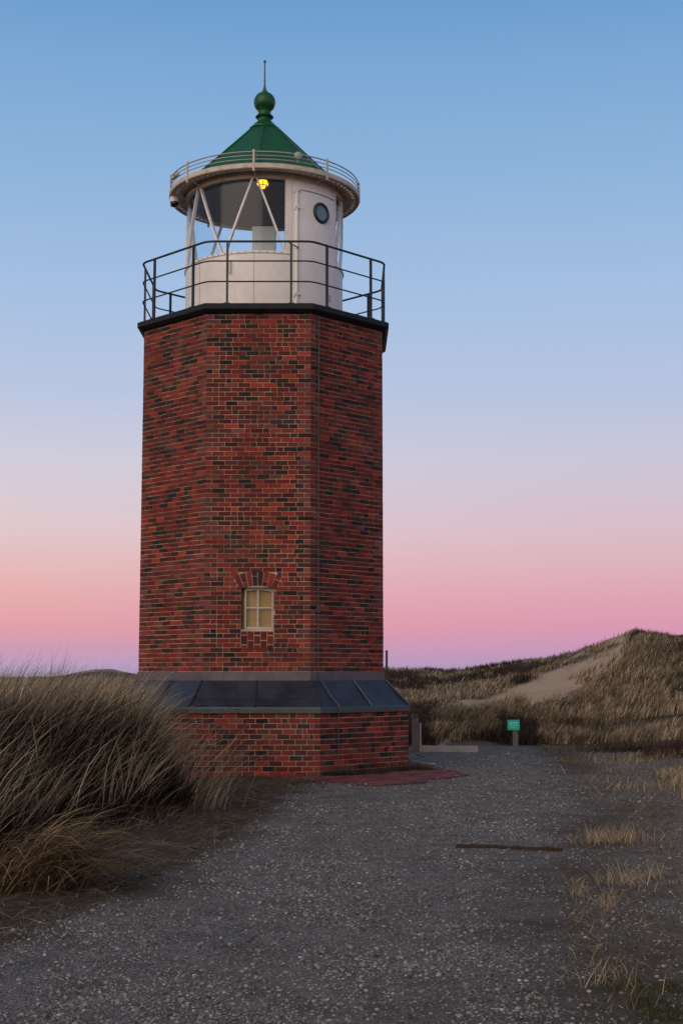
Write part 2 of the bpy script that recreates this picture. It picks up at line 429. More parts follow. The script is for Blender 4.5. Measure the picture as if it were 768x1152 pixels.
# ------------------------------------------------------------------ grass
def blade_arrays(P, L, az, a0, a1, W, C, seg=4, power=1.3, tipmul=1.0):
    N = len(P); t = np.linspace(0, 1, seg+1)
    ang = a0[:, None]+(a1-a0)[:, None]*t[None, :]**power
    ds = L[:, None]/seg
    hx = np.concatenate([np.zeros((N, 1)), np.cumsum(np.sin((ang[:, 1:]+ang[:, :-1])/2)*ds, 1)], 1)
    hz = np.concatenate([np.zeros((N, 1)), np.cumsum(np.cos((ang[:, 1:]+ang[:, :-1])/2)*ds, 1)], 1)
    d = np.stack([np.cos(az), np.sin(az)], -1)
    ctr = np.zeros((N, seg+1, 3)); ctr[..., :2] = P[:, None, :2]+d[:, None, :]*hx[..., None]; ctr[..., 2] = P[:, None, 2]+hz
    wa = az+np.pi/2+rng.normal(0, .7, N)
    wv = np.stack([np.cos(wa), np.sin(wa), rng.normal(0, .25, N)], -1)
    wt = (1-t**2.2)*.92+.08
    off = wv[:, None, :]*(W[:, None]*wt[None, :]*.5)[..., None]
    V = np.stack([ctr-off, ctr+off], 2).reshape(N, -1, 3)
    base = (np.arange(N)*(seg+1)*2)[:, None, None]
    k = np.arange(seg)[:, None]*2
    F = (base+np.concatenate([k, k+1, k+3, k+2], 1)[None]).reshape(-1, 4)
    Cc = np.repeat(C[:, None, :], (seg+1)*2, 1).reshape(-1, 3)
    return V.reshape(-1, 3), F, Cc
def merge(L):
    vs, fs, cs, o = [], [], [], 0
    for v, f, c in L: vs.append(v); fs.append(f+o); cs.append(c); o += len(v)
    return np.concatenate(vs), np.concatenate(fs), np.concatenate(cs)

STRAW = np.array([[.50, .385, .255], [.42, .32, .205], [.32, .24, .155], [.60, .475, .325], [.23, .17, .11], [.18, .145, .085], [.13, .09, .06], [.08, .058, .04]])
def pick(N, pal=STRAW, jit=.22):
    c = pal[rng.integers(0, len(pal), N)]
    return np.clip(c*(1+rng.normal(0, jit, (N, 1))), .01, .8)

# big wind-swept marram bank on the left
def bank_grass():
    n = 1500; y = rng.uniform(10.8, 27, n); x = edge(y)-rng.uniform(0, 1, n)**1.2*4.2
    dep = edge(y)-x; inner = np.interp(y, [12, 15, 17, 18.5], [1.1, 1.0, .55, .2])
    ok = (x > -8.2) & (x > -0.36*y-1.0) & (np.hypot(x+1.4, y-25.5) > 3.05) & (rng.random(n) < np.clip((dep-inner)/.5, .05, 1))
    x, y = x[ok], y[ok]; n = len(x); out = []
    per = 62
    dx = rng.normal(0, .13, (n, per)); dy = rng.normal(0, .13, (n, per))
    px = (x[:, None]+dx).ravel(); py = (y[:, None]+dy).ravel()
    ok = np.hypot(px+1.4, py-25.5) > 2.95; px, py = px[ok], py[ok]
    rp = lambda a: np.repeat(a, per)[ok]
    cl = rp(rng.uniform(.85, 1.12, n)); taz = rp(rng.normal(.05, .45, n)); tb = rp(rng.uniform(-.15, .4, n)); tn = rp(rng.uniform(.75, 1.15, n)); N = len(px)
    P = np.stack([px, py, height(px, py)-.02], -1)
    L = cl*rng.uniform(.6, 1.3, N)*np.interp(py, [12, 15, 17, 19], [.84, .9, 1.08, 1.0])
    az = taz+rng.normal(0, .4, N)
    wild = rng.random(N) < .16; az = np.where(wild, rng.uniform(-np.pi, np.pi, N), az)
    a0 = np.abs(rng.normal(.2, .16, N)+tb*.5); a1 = a0+tb+rng.uniform(.4, 1.15, N)+.2*wild
    C = np.clip(pick(N)*tn[:, None]*1.2, 0, .72); W = rng.uniform(.005, .0105, N)
    out.append(blade_arrays(P, L, az, a0, a1, W, C, 5))
    # seed stalks standing proud of the mass
    k = 150; y = rng.uniform(12, 22, k); x = edge(y)-rng.uniform(.4, 3.4, k)
    P = np.stack([x, y, height(x, y)], -1)
    out.append(blade_arrays(P, rng.uniform(1.15, 1.5, k), rng.normal(.05, .25, k), rng.uniform(.1, .3, k), rng.uniform(.35, .8, k), np.full(k, .006), pick(k)*.6, 5))
    # single stalks crossing the dark exposed flank
    k = 1900; y = rng.uniform(11.2, 20, k); x = edge(y)-rng.uniform(-.12, 1.0, k)
    P = np.stack([x, y, height(x, y)+rng.uniform(0, .25, k)], -1)
    out.append(blade_arrays(P, rng.uniform(.5, 1.15, k), rng.normal(.2, .9, k), rng.uniform(.1, .9, k), rng.uniform(.7, 1.7, k), rng.uniform(.005, .009, k), pick(k, STRAW*.95), 4))
    v, f, c = merge(out)
    o = np_mesh('marram_grass', v, f, M['grass'], c)
    tag(o, 'tall dry marram grass bent to the right beside the tower', 'grass', kind='stuff')
bank_grass()

def shade_twigs():
    # near-black twigs added as the shade inside the bank below the marram
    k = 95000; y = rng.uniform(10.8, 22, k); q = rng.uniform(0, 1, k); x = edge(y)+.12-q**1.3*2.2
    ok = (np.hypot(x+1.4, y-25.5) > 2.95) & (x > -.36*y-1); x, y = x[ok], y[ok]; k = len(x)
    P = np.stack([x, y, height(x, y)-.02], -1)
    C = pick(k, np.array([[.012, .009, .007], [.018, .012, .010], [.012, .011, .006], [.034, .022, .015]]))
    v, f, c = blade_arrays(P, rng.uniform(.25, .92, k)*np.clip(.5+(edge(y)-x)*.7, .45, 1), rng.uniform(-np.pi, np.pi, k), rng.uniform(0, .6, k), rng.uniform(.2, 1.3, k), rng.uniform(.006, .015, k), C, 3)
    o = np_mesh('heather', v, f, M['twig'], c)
    tag(o, 'near-black twigs put in as the shade inside the foot of the marram bank', 'heather', kind='stuff')
shade_twigs()

def tuft(name, loc, n, L, spread, azm, azs, a0, a1, w, pal, label, cat='grass tuft', group=None, power=1.3, seg=5):
    x, y = loc; z = float(height(x, y))
    dx = rng.normal(0, spread, n); dy = rng.normal(0, spread*.8, n)
    P = np.stack([dx, dy, height(x+dx, y+dy)-z-.01], -1)
    C = pick(n, pal)
    v, f, c = blade_arrays(P, rng.uniform(L[0], L[1], n), rng.normal(azm, azs, n), rng.uniform(*a0, n), rng.uniform(*a1, n), rng.uniform(*w, n), C, seg, power)
    o = np_mesh(name, v, f, M['grass'], c); o.location = (x, y, z)
    return tag(o, label, cat, group)

RUST = np.array([[.13, .07, .036], [.20, .12, .06], [.28, .19, .10], [.05, .03, .02], [.06, .035, .02], [.36, .27, .15]])
tuft('grass_tussock', (-2.45, 11.0), 1250, (.5, 1.15), .21, -.1, .5, (.15, 1.0), (1.7, 2.4), (.005, .010), RUST,
     'low rusty brown grass tussock drooping over to the right onto the gravel edge', 'grass tussock')
tuft('grass_tussock', (-1.82, 17.3), 300, (.35, 1.35), .2, .05, .6, (.05, .5), (.9, 1.7), (.004, .007), STRAW,
     'slender arching grass tussock reaching across the foot of the brick wall', 'grass tussock')
PALE = np.array([[.44, .34, .20], [.37, .28, .165], [.30, .225, .135], [.48, .38, .25]])
G = 'dry grass tufts along the right edge of the gravel'
for loc, n, L, sp, lab in [
    ((2.62, 13.9), 380, (.10, .26), .17, 'widest flat tuft of straw grass right of the dark timber beam'),
    ((2.15, 11.1), 150, (.10, .26), .11, 'bushy straw tuft just above the pair of thin pale tufts'),
    ((1.72, 10.45), 40, (.10, .22), .035, 'small upright straw tuft standing alone on the gravel'),
    ((1.83, 9.95), 70, (.10, .24), .06, 'spiky pale tuft fanning out lowest in the middle group'),
    ((2.45, 11.4), 70, (.08, .2), .1, 'thin straw tuft close to the right edge of the photo'),
    ((1.36, 7.55), 46, (.08, .22), .09, 'sparse tuft of bent straw nearest the camera beside the moss'),
]:
    tuft('grass_tuft', loc, n, L, sp, rng.uniform(-.6, .6), 3.0, (.0, 1.0), (.6, 1.6), (.002, .0042), PALE, lab, group=G)

def dune_grass():
    out = []
    # front dune: separate tussocks leaning right
    n = 11000; near_ = np.arange(n) < 4000; y = np.where(near_, rng.uniform(32.2, 38.8, n), rng.uniform(32.5, 56, n)); px = np.where(near_, rng.uniform(470, 660, n), rng.uniform(425, 1050, n)); x = (px-384)/FPX*1.007*y
    z = zones(x, y); yy = np.interp(x/y, RID[0]['u'], RID[0]['Yc'])
    dn = fbm(x*.5, y*.5, 71)
    hollow = (y < 38) & ((px < 480) | ((px > 552) & (px < 600) & (y < 36.3)) | (dn < .38))
    keep = (~hollow) & (y < yy+1.5) & (z['dune'] < .35) & (z['heath'] < .7) & (dn > .33) & (y > np.interp(px, [425, 560, 700, 900], [31.8, 33.4, 34.4, 34.5]))
    x, y = x[keep], y[keep]; n = len(x); per = 17
    px_ = (x[:, None]+rng.normal(0, .06, (n, per))).ravel(); py_ = (y[:, None]+rng.normal(0, .06, (n, per))).ravel(); N = n*per
    P = np.stack([px_, py_, height(px_, py_)-.02], -1)
    tone = np.repeat(rng.uniform(.45, 1.25, n), per)[:, None]*np.repeat(np.where(fbm(x*.35, y*.35, 77) > .5, 1.0, .72), per)[:, None]
    L = np.repeat(rng.uniform(.16, .40, n), per)*rng.uniform(.7, 1.2, N)
    C = pick(N, np.concatenate([STRAW, STRAW[:4]*[1.0, .88, .72]]))*tone
    out.append(blade_arrays(P, L, rng.normal(.1, .7, N), rng.uniform(0, .5, N), rng.uniform(.5, 1.3, N), rng.uniform(.010, .022, N), C, 3))
    # dark heather cushions on the near bank foot and on the back ridge
    n = 14000; y = 32.3+60*rng.random(n)**1.8; px = rng.uniform(400, 800, n); x = (px-384)/FPX*1.007*y
    z = zones(x, y); dn = fbm(x*.6, y*.4, 81)
    near = (y < 38) & ((dn > .62) | (px < 482) | ((px > 548) & (px < 602) & (dn > .42))) & (px < 660) & (z['dune'] < .3) & (y > np.interp(px, [425, 560, 700, 900], [31.8, 33.2, 34.0, 34]))
    keep = (near & (rng.random(n) < .9)) | ((z['heath'] > .4) & (y > 42))
    x, y = x[keep], y[keep]; n = len(x); per = 12; sc = np.repeat(np.where(y < 40, 1.0, 1.6), per)
    px_ = (x[:, None]+rng.normal(0, .16, (n, per))).ravel(); py_ = (y[:, None]+rng.normal(0, .16, (n, per))).ravel(); N = n*per
    P = np.stack([px_, py_, height(px_, py_)-.02], -1)
    C = pick(N, np.array([[.035, .024, .02], [.05, .032, .024], [.03, .022, .014], [.08, .05, .03]]))
    out.append(blade_arrays(P, rng.uniform(.15, .42, N), rng.uniform(-np.pi, np.pi, N), rng.uniform(0, .6, N), rng.uniform(.2, 1.2, N), rng.uniform(.015, .03, N)*sc, C, 2))
    # back ridge and far left: pale rough grass
    n = 12000; y = rng.uniform(42, 96, n); px = rng.uniform(-40, 800, n); px = np.where((px > 150) & (px < 430), rng.uniform(430, 790, n), px); x = (px-384)/FPX*1.007*y
    z = zones(x, y); dn = fbm(x*.4, y*.25, 91)
    keep = (z['dune'] < .3) & (z['heath'] < .5) & (dn > .40)
    x, y = x[keep], y[keep]; n = len(x); per = 7
    px_ = (x[:, None]+rng.normal(0, .2, (n, per))).ravel(); py_ = (y[:, None]+rng.normal(0, .2, (n, per))).ravel(); N = n*per
    P = np.stack([px_, py_, height(px_, py_)-.02], -1)
    C = pick(N, STRAW*.95)*np.repeat(rng.uniform(.5, 1.1, n), per)[:, None]
    out.append(blade_arrays(P, rng.uniform(.1, .34, N), rng.normal(.1, .9, N), rng.uniform(0, .6, N), rng.uniform(.4, 1.3, N), rng.uniform(.02, .035, N), C, 2))
    # sparse tufts on the bare sand
    n = 900; y = rng.uniform(44, 75, n); px = rng.uniform(540, 690, n); x = (px-384)/FPX*1.007*y
    z = zones(x, y); keep = (z['dune'] > .5) & (fbm(x*.5, y*.3, 95) > .56); x, y = x[keep], y[keep]; n = len(x); per = 10
    if n:
        px_ = (x[:, None]+rng.normal(0, .15, (n, per))).ravel(); py_ = (y[:, None]+rng.normal(0, .15, (n, per))).ravel(); N = n*per
        P = np.stack([px_, py_, height(px_, py_)-.02], -1)
        out.append(blade_arrays(P, rng.uniform(.2, .5, N), rng.normal(.1, .9, N), rng.uniform(0, .6, N), rng.uniform(.4, 1.3, N), rng.uniform(.015, .03, N), pick(N, RUST), 2))
    v, f, c = merge(out)
    o = np_mesh('dune_grass', v, f, M['grass'], c)
    tag(o, 'rough straw and heather tufts covering the dunes behind the tower', 'grass', kind='stuff')
dune_grass()

def litter():
    out = []
    # straw lying around the bank
    k = 9000; y = rng.uniform(6.5, 23, k)
    le = np.interp(y, [6, 7.5, 9, 12, 14, 17, 19, 21, 22.4], [-2.6, -2.3, -1.9, -1.4, -1.15, -.95, -.9, -.6, -.3])
    x = le-rng.exponential(.55, k); ok = (np.hypot(x+1.4, y-25.5) > 2.75) & (x > -4.5); x, y = x[ok], y[ok]; k = len(x)
    P = np.stack([x, y, height(x, y)+.004], -1)
    out.append(blade_arrays(P, rng.uniform(.06, .32, k), rng.uniform(-np.pi, np.pi, k), rng.uniform(1.2, 1.6, k), rng.uniform(1.3, 1.75, k), rng.uniform(.003, .006, k), pick(k, np.concatenate([STRAW*.6, STRAW*.35]), .3), 3))
    # sparse tufty mat right of the gravel
    k = 34000; y = rng.uniform(7, 33, k); re = np.interp(y, [7, 9, 11, 14, 17, 20, 24, 28, 33], [1.4, 1.7, 2.0, 2.5, 3.0, 3.6, 4.1, 4.6, 4.9])
    x = re+rng.exponential(1.3, k)-.30; ok = fbm(x*2.0, y*.7, 61)*.6+fbm(x*5, y*2.5, 62)*.4+rng.normal(0, .06, k)+np.clip((x-re)*.05, -.03, .04) > .535; x, y = x[ok], y[ok]; k = len(x)
    P = np.stack([x, y, height(x, y)], -1)
    out.append(blade_arrays(P, rng.uniform(.03, .15, k), rng.uniform(-np.pi, np.pi, k), rng.uniform(.4, 1.4, k), rng.uniform(1.1, 1.75, k), rng.uniform(.002, .0045, k), pick(k, np.concatenate([PALE*.8, PALE*.45, RUST*.8]), .3), 3))
    # brown broken stalks fringing the foot of the bank
    k = 5200; y = rng.uniform(11.5, 22.5, k); x = edge(y)+rng.normal(.12, .16, k)
    ok = np.hypot(x+1.4, y-25.5) > 2.85; x, y = x[ok], y[ok]; k = len(x)
    P = np.stack([x, y, height(x, y)-.005], -1)
    out.append(blade_arrays(P, rng.uniform(.08, .42, k), rng.normal(.1, 1.2, k), rng.uniform(.1, 1.2, k), rng.uniform(.8, 1.8, k), rng.uniform(.003, .006, k), pick(k, np.concatenate([STRAW*.7, STRAW*.4, RUST*.8]), .3), 3))
    v, f, c = merge(out)
    o = np_mesh('dry_grass_litter', v, f, M['grass'], c)
    tag(o, 'short dead straw lying flat on the soil at both gravel edges', 'dry grass', kind='stuff')
    # pale grass mat at the right edge
    k = 11000; y = rng.normal(23.3, 1.9, k); x = 4.75+rng.normal(0, .5, k)+rng.exponential(1.3, k)+(y-23)*.10
    ok = (fbm(x*1.1, y*.7, 63)+np.clip((x-4.4)*.12, -.2, .12)+rng.normal(0, .04, k) > .50) & (x < 9) & (y < 29); x, y = x[ok], y[ok]; k = len(x)
    P = np.stack([x, y, height(x, y)], -1)
    v, f, c = blade_arrays(P, rng.uniform(.07, .24, k), rng.normal(.3, 1.2, k), rng.uniform(.1, .9, k), rng.uniform(.8, 1.5, k), rng.uniform(.005, .009, k), pick(k, np.concatenate([PALE*.9, PALE*.6]), .3), 3)
    o = np_mesh('grass_mat', v, f, M['grass'], c)
    tag(o, 'pale straw coloured grass mat below the big dune at the right edge', 'grass', kind='stuff')
    # dark heather strip behind the mat
    k = 9000; y = rng.normal(28.3, .9, k); x = 5.2+rng.normal(0, .5, k)+rng.exponential(1.6, k); ok = (x < 12) & (fbm(x*.9, y*.9, 64)+np.clip((x-6)*.1, -.15, .1) > .5); x, y = x[ok], y[ok]; k = len(x)
    P = np.stack([x, y, height(x, y)], -1)
    C = pick(k, np.array([[.05, .03, .025], [.07, .04, .03], [.04, .028, .02]]))
    v, f, c = blade_arrays(P, rng.uniform(.08, .26, k), rng.uniform(-np.pi, np.pi, k), rng.uniform(0, .6, k), rng.uniform(.3, 1.3, k), rng.uniform(.009, .016, k), C, 2)
    o = np_mesh('heather', v, f, M['twig'], c)
    tag(o, 'low dark reddish heather strip behind the pale grass mat', 'heather', kind='stuff')
    # green moss blades in the near right corner
    k = 8000; a = rng.uniform(0, 2*np.pi, k); rr = np.sqrt(rng.random(k)); x = 1.8+rr*np.cos(a)*.65; y = 6.9+rr*np.sin(a)*.85
    ok = fbm(x*4, y*4, 66) > .42+.25*rr**2; x, y = x[ok], y[ok]; k = len(x)
    P = np.stack([x, y, height(x, y)], -1)
    v, f, c = blade_arrays(P, rng.uniform(.015, .05, k), rng.uniform(-np.pi, np.pi, k), rng.uniform(0, .8, k), rng.uniform(.4, 1.4, k), rng.uniform(.003, .005, k), pick(k, np.array([[.05, .06, .018], [.035, .045, .012], [.08, .08, .03]])), 2)
    o = np_mesh('moss', v, f, M['grass'], c)
    tag(o, 'dark green mossy turf in the near right corner of the gravel', 'moss', kind='stuff')
litter()

def gravel():
    base = np.array([(1,0,0),(-1,0,0),(0,1,0),(0,-1,0),(0,0,1),(0,0,-1)], float)
    tri = np.array([(0,2,4),(2,1,4),(1,3,4),(3,0,4),(2,0,5),(1,2,5),(3,1,5),(0,3,5)])
    # one subdivision -> rounder stones
    vv = list(base); ff = []; mid = {}
    def mp(a, b):
        k = (min(a, b), max(a, b))
        if k not in mid: v = (base[a]+base[b]); vv.append(v/np.linalg.norm(v)); mid[k] = len(vv)-1
        return mid[k]
    for a, b, c in tri:
        ab, bc, ca = mp(a, b), mp(b, c), mp(c, a); ff += [(a, ab, ca), (ab, b, bc), (ca, bc, c), (ab, bc, ca)]
    S = np.array(vv); T = np.array(ff)
    n = 135000; y = 6.2*np.exp(rng.random(n)**1.15*math.log(31/6.2)); hw = .27*y
    x = rng.uniform(-1, 1, n)*hw
    z = zones(x, y); g = z['gravel']; ok = rng.random(n) < np.maximum(g, z['sand']*.42); x, y = x[ok], y[ok]; n = len(x)
    keep = rng.random(n) < np.clip(.25+1.6*(fbm(x*2.3, y*1.1, 46)-.25), .2, 1); x, y = x[keep], y[keep]; n = len(x)
    r = np.clip(rng.lognormal(math.log(.0048), .46, n), .0025, .0155)*np.clip(.85+(y-7)*.045, 1, 2)
    sc = r[:, None]*np.stack([rng.uniform(.8, 1.4, n), rng.uniform(.8, 1.3, n), rng.uniform(.5, .85, n)], -1)
    an = rng.uniform(0, np.pi, n); ca, sa = np.cos(an)[:, None], np.sin(an)[:, None]
    L = S[None]*sc[:, None]*(1+rng.normal(0, .10, (n, len(S), 1)))
    Vx = L[..., 0]*ca-L[..., 1]*sa+x[:, None]; Vy = L[..., 0]*sa+L[..., 1]*ca+y[:, None]; Vz = L[..., 2]+(height(x, y)+sc[:, 2]*.35)[:, None]
    v = np.stack([Vx, Vy, Vz], -1).reshape(-1, 3)
    f = (np.arange(n)[:, None, None]*len(S)+T[None]).reshape(-1, 3)
    u = rng.random(n); gr = np.where(u < .88, rng.uniform(.04, .27, n)*(.55+.9*fbm(x*1.6, y*.8, 44)), np.where(u < .99, rng.uniform(.18, .33, n), rng.uniform(.35, .55, n)))
    c = gr[:, None]*np.array([1, .94, .91])*np.where(rng.random(n)[:, None] < .15, np.array([1.05, .9, .78]), 1.0)
    o = np_mesh('gravel', v, f, M['stone'], np.repeat(c, len(S), 0), smooth=True)
    tag(o, 'loose grey and white pebbles covering the forecourt', 'gravel', kind='stuff')
gravel()

# ------------------------------------------------------------------ lighthouse
TX, TY = -1.403, 25.5
LH = empty('lighthouse', (TX, TY, 0), 'octagonal red brick lighthouse with white lantern room and green pointed roof', 'lighthouse')
C22, S22 = math.cos(R(22.5)), math.sin(R(22.5))
def octv(r, z, k):     # corner k of an octagon whose face 0 looks at -Y
    a = R(22.5+45*k); return (r*math.sin(a), -r*math.cos(a), z)
def octring(r, z): return [octv(r, z, k) for k in range(8)]
def fpt(k, s, d, z):   # point on face k: s along it, d outwards from the axis
    a = R(45*k); return (d*math.sin(a)+s*math.cos(a), -d*math.cos(a)+s*math.sin(a), z)

BR = [(.205, .019, .014), (.16, .016, .013), (.24, .026, .017), (.12, .016, .014), (.08, .013, .012), (.17, .030, .023), (.29, .037, .020), (.21, .022, .016)]
DK = [(.020, .014, .015), (.032, .017, .016), (.014, .012, .014), (.045, .02, .02)]
PL = [(.13, .038, .034), (.16, .05, .040), (.09, .026, .026)]
def brick_color(dark=.17):
    u = random.random()
    c = random.choice(DK if u < dark else PL if u < dark+.09 else BR); j = random.uniform(.5, 1.18)
    return tuple(x*j for x in c)

def brick_wall(name, rad, z0, z1, course, hole=None, parent=LH):
    mb = MB(); a = rad*C22; l = rad*S22; mo = .011; rec = .007
    nc = int(round((z1-z0)/course)); ch = (z1-z0)/nc
    lb = (a-rec)*math.tan(R(22.5))
    prev = {}
    for k in range(8):
        # mortar backing (with the window opening left out)
        d = a-rec
        if hole and k == 0:
            h0, h1, b0, b1 = hole
            for (sa, sb, za, zb) in ((-lb, lb, z0, b0), (-lb, lb, b1, z1), (-lb, h0, b0, b1), (h1, lb, b0, b1)):
                mb.face([fpt(0, sa, d, za), fpt(0, sb, d, za), fpt(0, sb, d, zb), fpt(0, sa, d, zb)], (1,1,1), 1)
        else:
            mb.face([fpt(k, -lb, d, z0), fpt(k, lb, d, z0), fpt(k, lb, d, z1), fpt(k, -lb, d, z1)], (1,1,1), 1)
        for r in range(nc):
            za, zb = z0+r*ch+mo/2, z0+(r+1)*ch-mo/2
            s = -l; seq = []
            first = .106 if r % 2 else .216
            last = .216 if r % 2 else .106
            seq.append(first); tot = first
            while tot < 2*l-last-.02:
                w = .106 if random.random() < .36 else .216
                if any(abs(tot+w-p) < .035 for p in prev.get(k, ())): w = .322-w
                w *= random.uniform(.95, 1.05)
                if 2*l-last-tot-w < .05: w = 2*l-last-tot
                if w > .31: seq.append(w/2); seq.append(w/2)
                else: seq.append(w)
                tot += w
            seq.append(2*l-tot); acc = 0; jl = []
            for w in seq[:-1]: acc += w; jl.append(acc)
            prev[k] = jl
            for i, w in enumerate(seq):
                sa, sb = s+mo/2, s+w-mo/2; s += w
                e0, e1 = i == 0, i == len(seq)-1
                if e0: sa = -l
                if e1: sb = l
                segs = [(sa, sb, za, zb)]
                if hole and k == 0:
                    h0, h1, b0, b1 = ARCHCUT(za, zb)
                    if h1 > h0 and sa < h1 and sb > h0:
                        segs = []
                        if h0-mo*.5-sa > .012: segs.append((sa, h0-mo*.5, za, zb))
                        if sb-(h1+mo*.5) > .012: segs.append((h1+mo*.5, sb, za, zb))
                for (pa, pb, qa, qb) in segs:
                    f = a+random.uniform(-.0018, .0018); bk = a-.02; tp = .0083
                    ja, jb = random.uniform(-.0025, .0025), random.uniform(-.0025, .0025)
                    pa2, pb2 = (pa+tp if e0 and pa == sa else pa), (pb-tp if e1 and pb == sb else pb)
                    P = [fpt(k, pa, f, qa+ja), fpt(k, pb, f, qa+jb), fpt(k, pb2, bk, qa+jb), fpt(k, pa2, bk, qa+ja),
                         fpt(k, pa, f, qb+ja), fpt(k, pb, f, qb+jb), fpt(k, pb2, bk, qb+jb), fpt(k, pa2, bk, qb+ja)]
                    bc = brick_color()
                    if (e0 or e1) and k in (0, 1, 7, 2, 6) and rad < 2.5 and random.random() < .7:      # rubbed, paler arrises
                        q = random.uniform(.12, .38); bc = tuple(v*(1-q)+p*q for v, p in zip(bc, (.27, .11, .10)))
                    mb.hexa(P, 0, bc)
    return mb

# window position on the front face (local: tower axis = 0)
W0, W1, WB, WT = -.265, .275, 2.375, 3.07
WC = (W0+W1)/2
def ARCHCUT(za, zb):
    """half-open span of courses taken by the opening, its arch and the soldier panel below"""
    zm = (za+zb)/2
    if WB-.33 < zm < WB: return (W0, W1, 0, 0)
    if WB <= zm < WT: return (W0, W1, 0, 0)
    if WT <= zm < WT+.285:
        dz = zm-(WT-.62); hf = math.asin((W1-W0)/2/.655)*1.10
        if dz >= .895: return (0, -1, 0, 0)
        g = min(math.sqrt(.897**2-dz*dz), math.tan(hf)*dz+.004)
        return (WC-g, WC+g, 0, 0)
    return (0, -1, 0, 0)
mb = brick_wall('brick_shaft', 2.3085, 1.60, 7.80, .0788, hole=(W0, W1, WB, WT))
fa = 2.3085*C22
# segmental arch of soldier bricks
na = 8; cz = WT-.62; r0 = .655; r1 = r0+.235
half = math.asin((W1-W0)/2/r0)*1.10
for i in range(na):
    t0 = -half+2*half*i/na+.009; t1 = -half+2*half*(i+1)/na-.009
    spl = [(r0, r1)] if i % 2 == 0 else [(r0, r0+.075), (r0+.088, r1)] if i % 4 == 1 else [(r0, r0+.15), (r0+.163, r1)]
    for (ra, rb) in spl:
        q = [(WC+ra*math.sin(t0), cz+ra*math.cos(t0)), (WC+ra*math.sin(t1), cz+ra*math.cos(t1)), (WC+rb*math.sin(t1), cz+rb*math.cos(t1)), (WC+rb*math.sin(t0), cz+rb*math.cos(t0))]
        c = random.choice(BR) if i not in (3, 4) else random.choice(DK)
        mb.hexa([fpt(0, x, d, z) for d in (fa+.004,) for x, z in q]+[fpt(0, x, fa-.02, z) for x, z in q], 0, c)
# soldier panel under the window, set back a little
for i in range(5):
    x0 = W0+(W1-W0)*i/5+.0035; x1 = W0+(W1-W0)*(i+1)/5-.0035
    for (za, zb) in ([(WB-.335, WB-.19), (WB-.178, WB-.035)] if i % 2 else [(WB-.335, WB-.26), (WB-.248, WB-.105), (WB-.093, WB-.035)]):
        P = [fpt(0, x, d, z) for z in (za, zb) for x, d in ((x0, fa-.0045), (x1, fa-.0045), (x1, fa-.02), (x0, fa-.02))]
        mb.hexa(P, 0, tuple(v*.75 for v in random.choice(BR)))
# reveal of the opening, recess shade put into its dark colour
for P in ([(W0, WB), (W0, WT)], [(W1, WT), (W1, WB)], [(W0, WT), (W1, WT)], [(W1, WB), (W0, WB)]):
    (xa, za), (xb, zb) = P
    mb.face([fpt(0, xa, fa-.006, za), fpt(0, xb, fa-.006, zb), fpt(0, xb, fa-.3, zb), fpt(0, xa, fa-.3, za)], (.05, .02, .017), 0)
mb.build('brick_shaft', [M['brick'], M['mortar']], LH)

mb = brick_wall('brick_base', 2.77, -.10, 1.01, .0835)
mb.build('brick_base', [M['brick'], M['mortar']], LH)

# window
win = MB()
fd = fa-.085; fx0, fx1, fz0, fz1 = W0+.05, W1-.004, WB+.002, WT+.01; bw = .034
def fbox(mb, k, s0, s1, d0, d1, z0, z1, m=0):
    mb.hexa([fpt(k, s, d, z) for z in (z0, z1) for s, d in ((s0, d1), (s1, d1), (s1, d0), (s0, d0))], m)
WIN = MB(); fbox(WIN, 0, fx0, fx0+bw, fd-.05, fd, fz0, fz1); fbox(WIN, 0, fx1-bw, fx1, fd-.05, fd, fz0, fz1)
fbox(WIN, 0, fx0+bw, fx1-bw, fd-.05, fd-.002, fz0, fz0+.04)
# arched head
hd = []
for j in range(13):
    x = fx0+bw+(fx1-fx0-2*bw)*j/12; arch = WT-.055+.035*(1-((x-WC)/((W1-W0)/2))**2)
    hd.append((x, arch-.02))
for j in range(12):
    (xa, za), (xb, zb) = hd[j], hd[j+1]
    WIN.hexa([fpt(0, xa, fd-.002, za), fpt(0, xb, fd-.002, zb), fpt(0, xb, fd-.05, zb), fpt(0, xa, fd-.05, za), fpt(0, xa, fd-.002, fz1), fpt(0, xb, fd-.002, fz1), fpt(0, xb, fd-.05, fz1), fpt(0, xa, fd-.05, fz1)])
wo = WIN.build('window', M['frame'], LH, bevel=.003)
gb = MB(); fbox(gb, 0, WC-.012, WC+.016, fd-.03, fd-.006, fz0+.04, WT-.03); gb.build('mullion', M['frame'], wo)
gb = MB(); fbox(gb, 0, fx0+bw, fx1-bw, fd-.028, fd-.009, 2.725, 2.748); gb.build('glazing_bar', M['frame'], wo)
gb = MB(); gb.face([fpt(0, s, fd-.03, z) for s, z in ((fx0, fz0), (fx1, fz0), (fx1, fz1), (fx0, fz1))]); gb.build('pane', M['paneglass'], wo)
gb = MB(); fbox(gb, 0, W0+.002, W1-.002, fd-.10, fd-.08, WB+.003, WT+.03); gb.build('sunset_panel', M['sunset_panel'], wo)

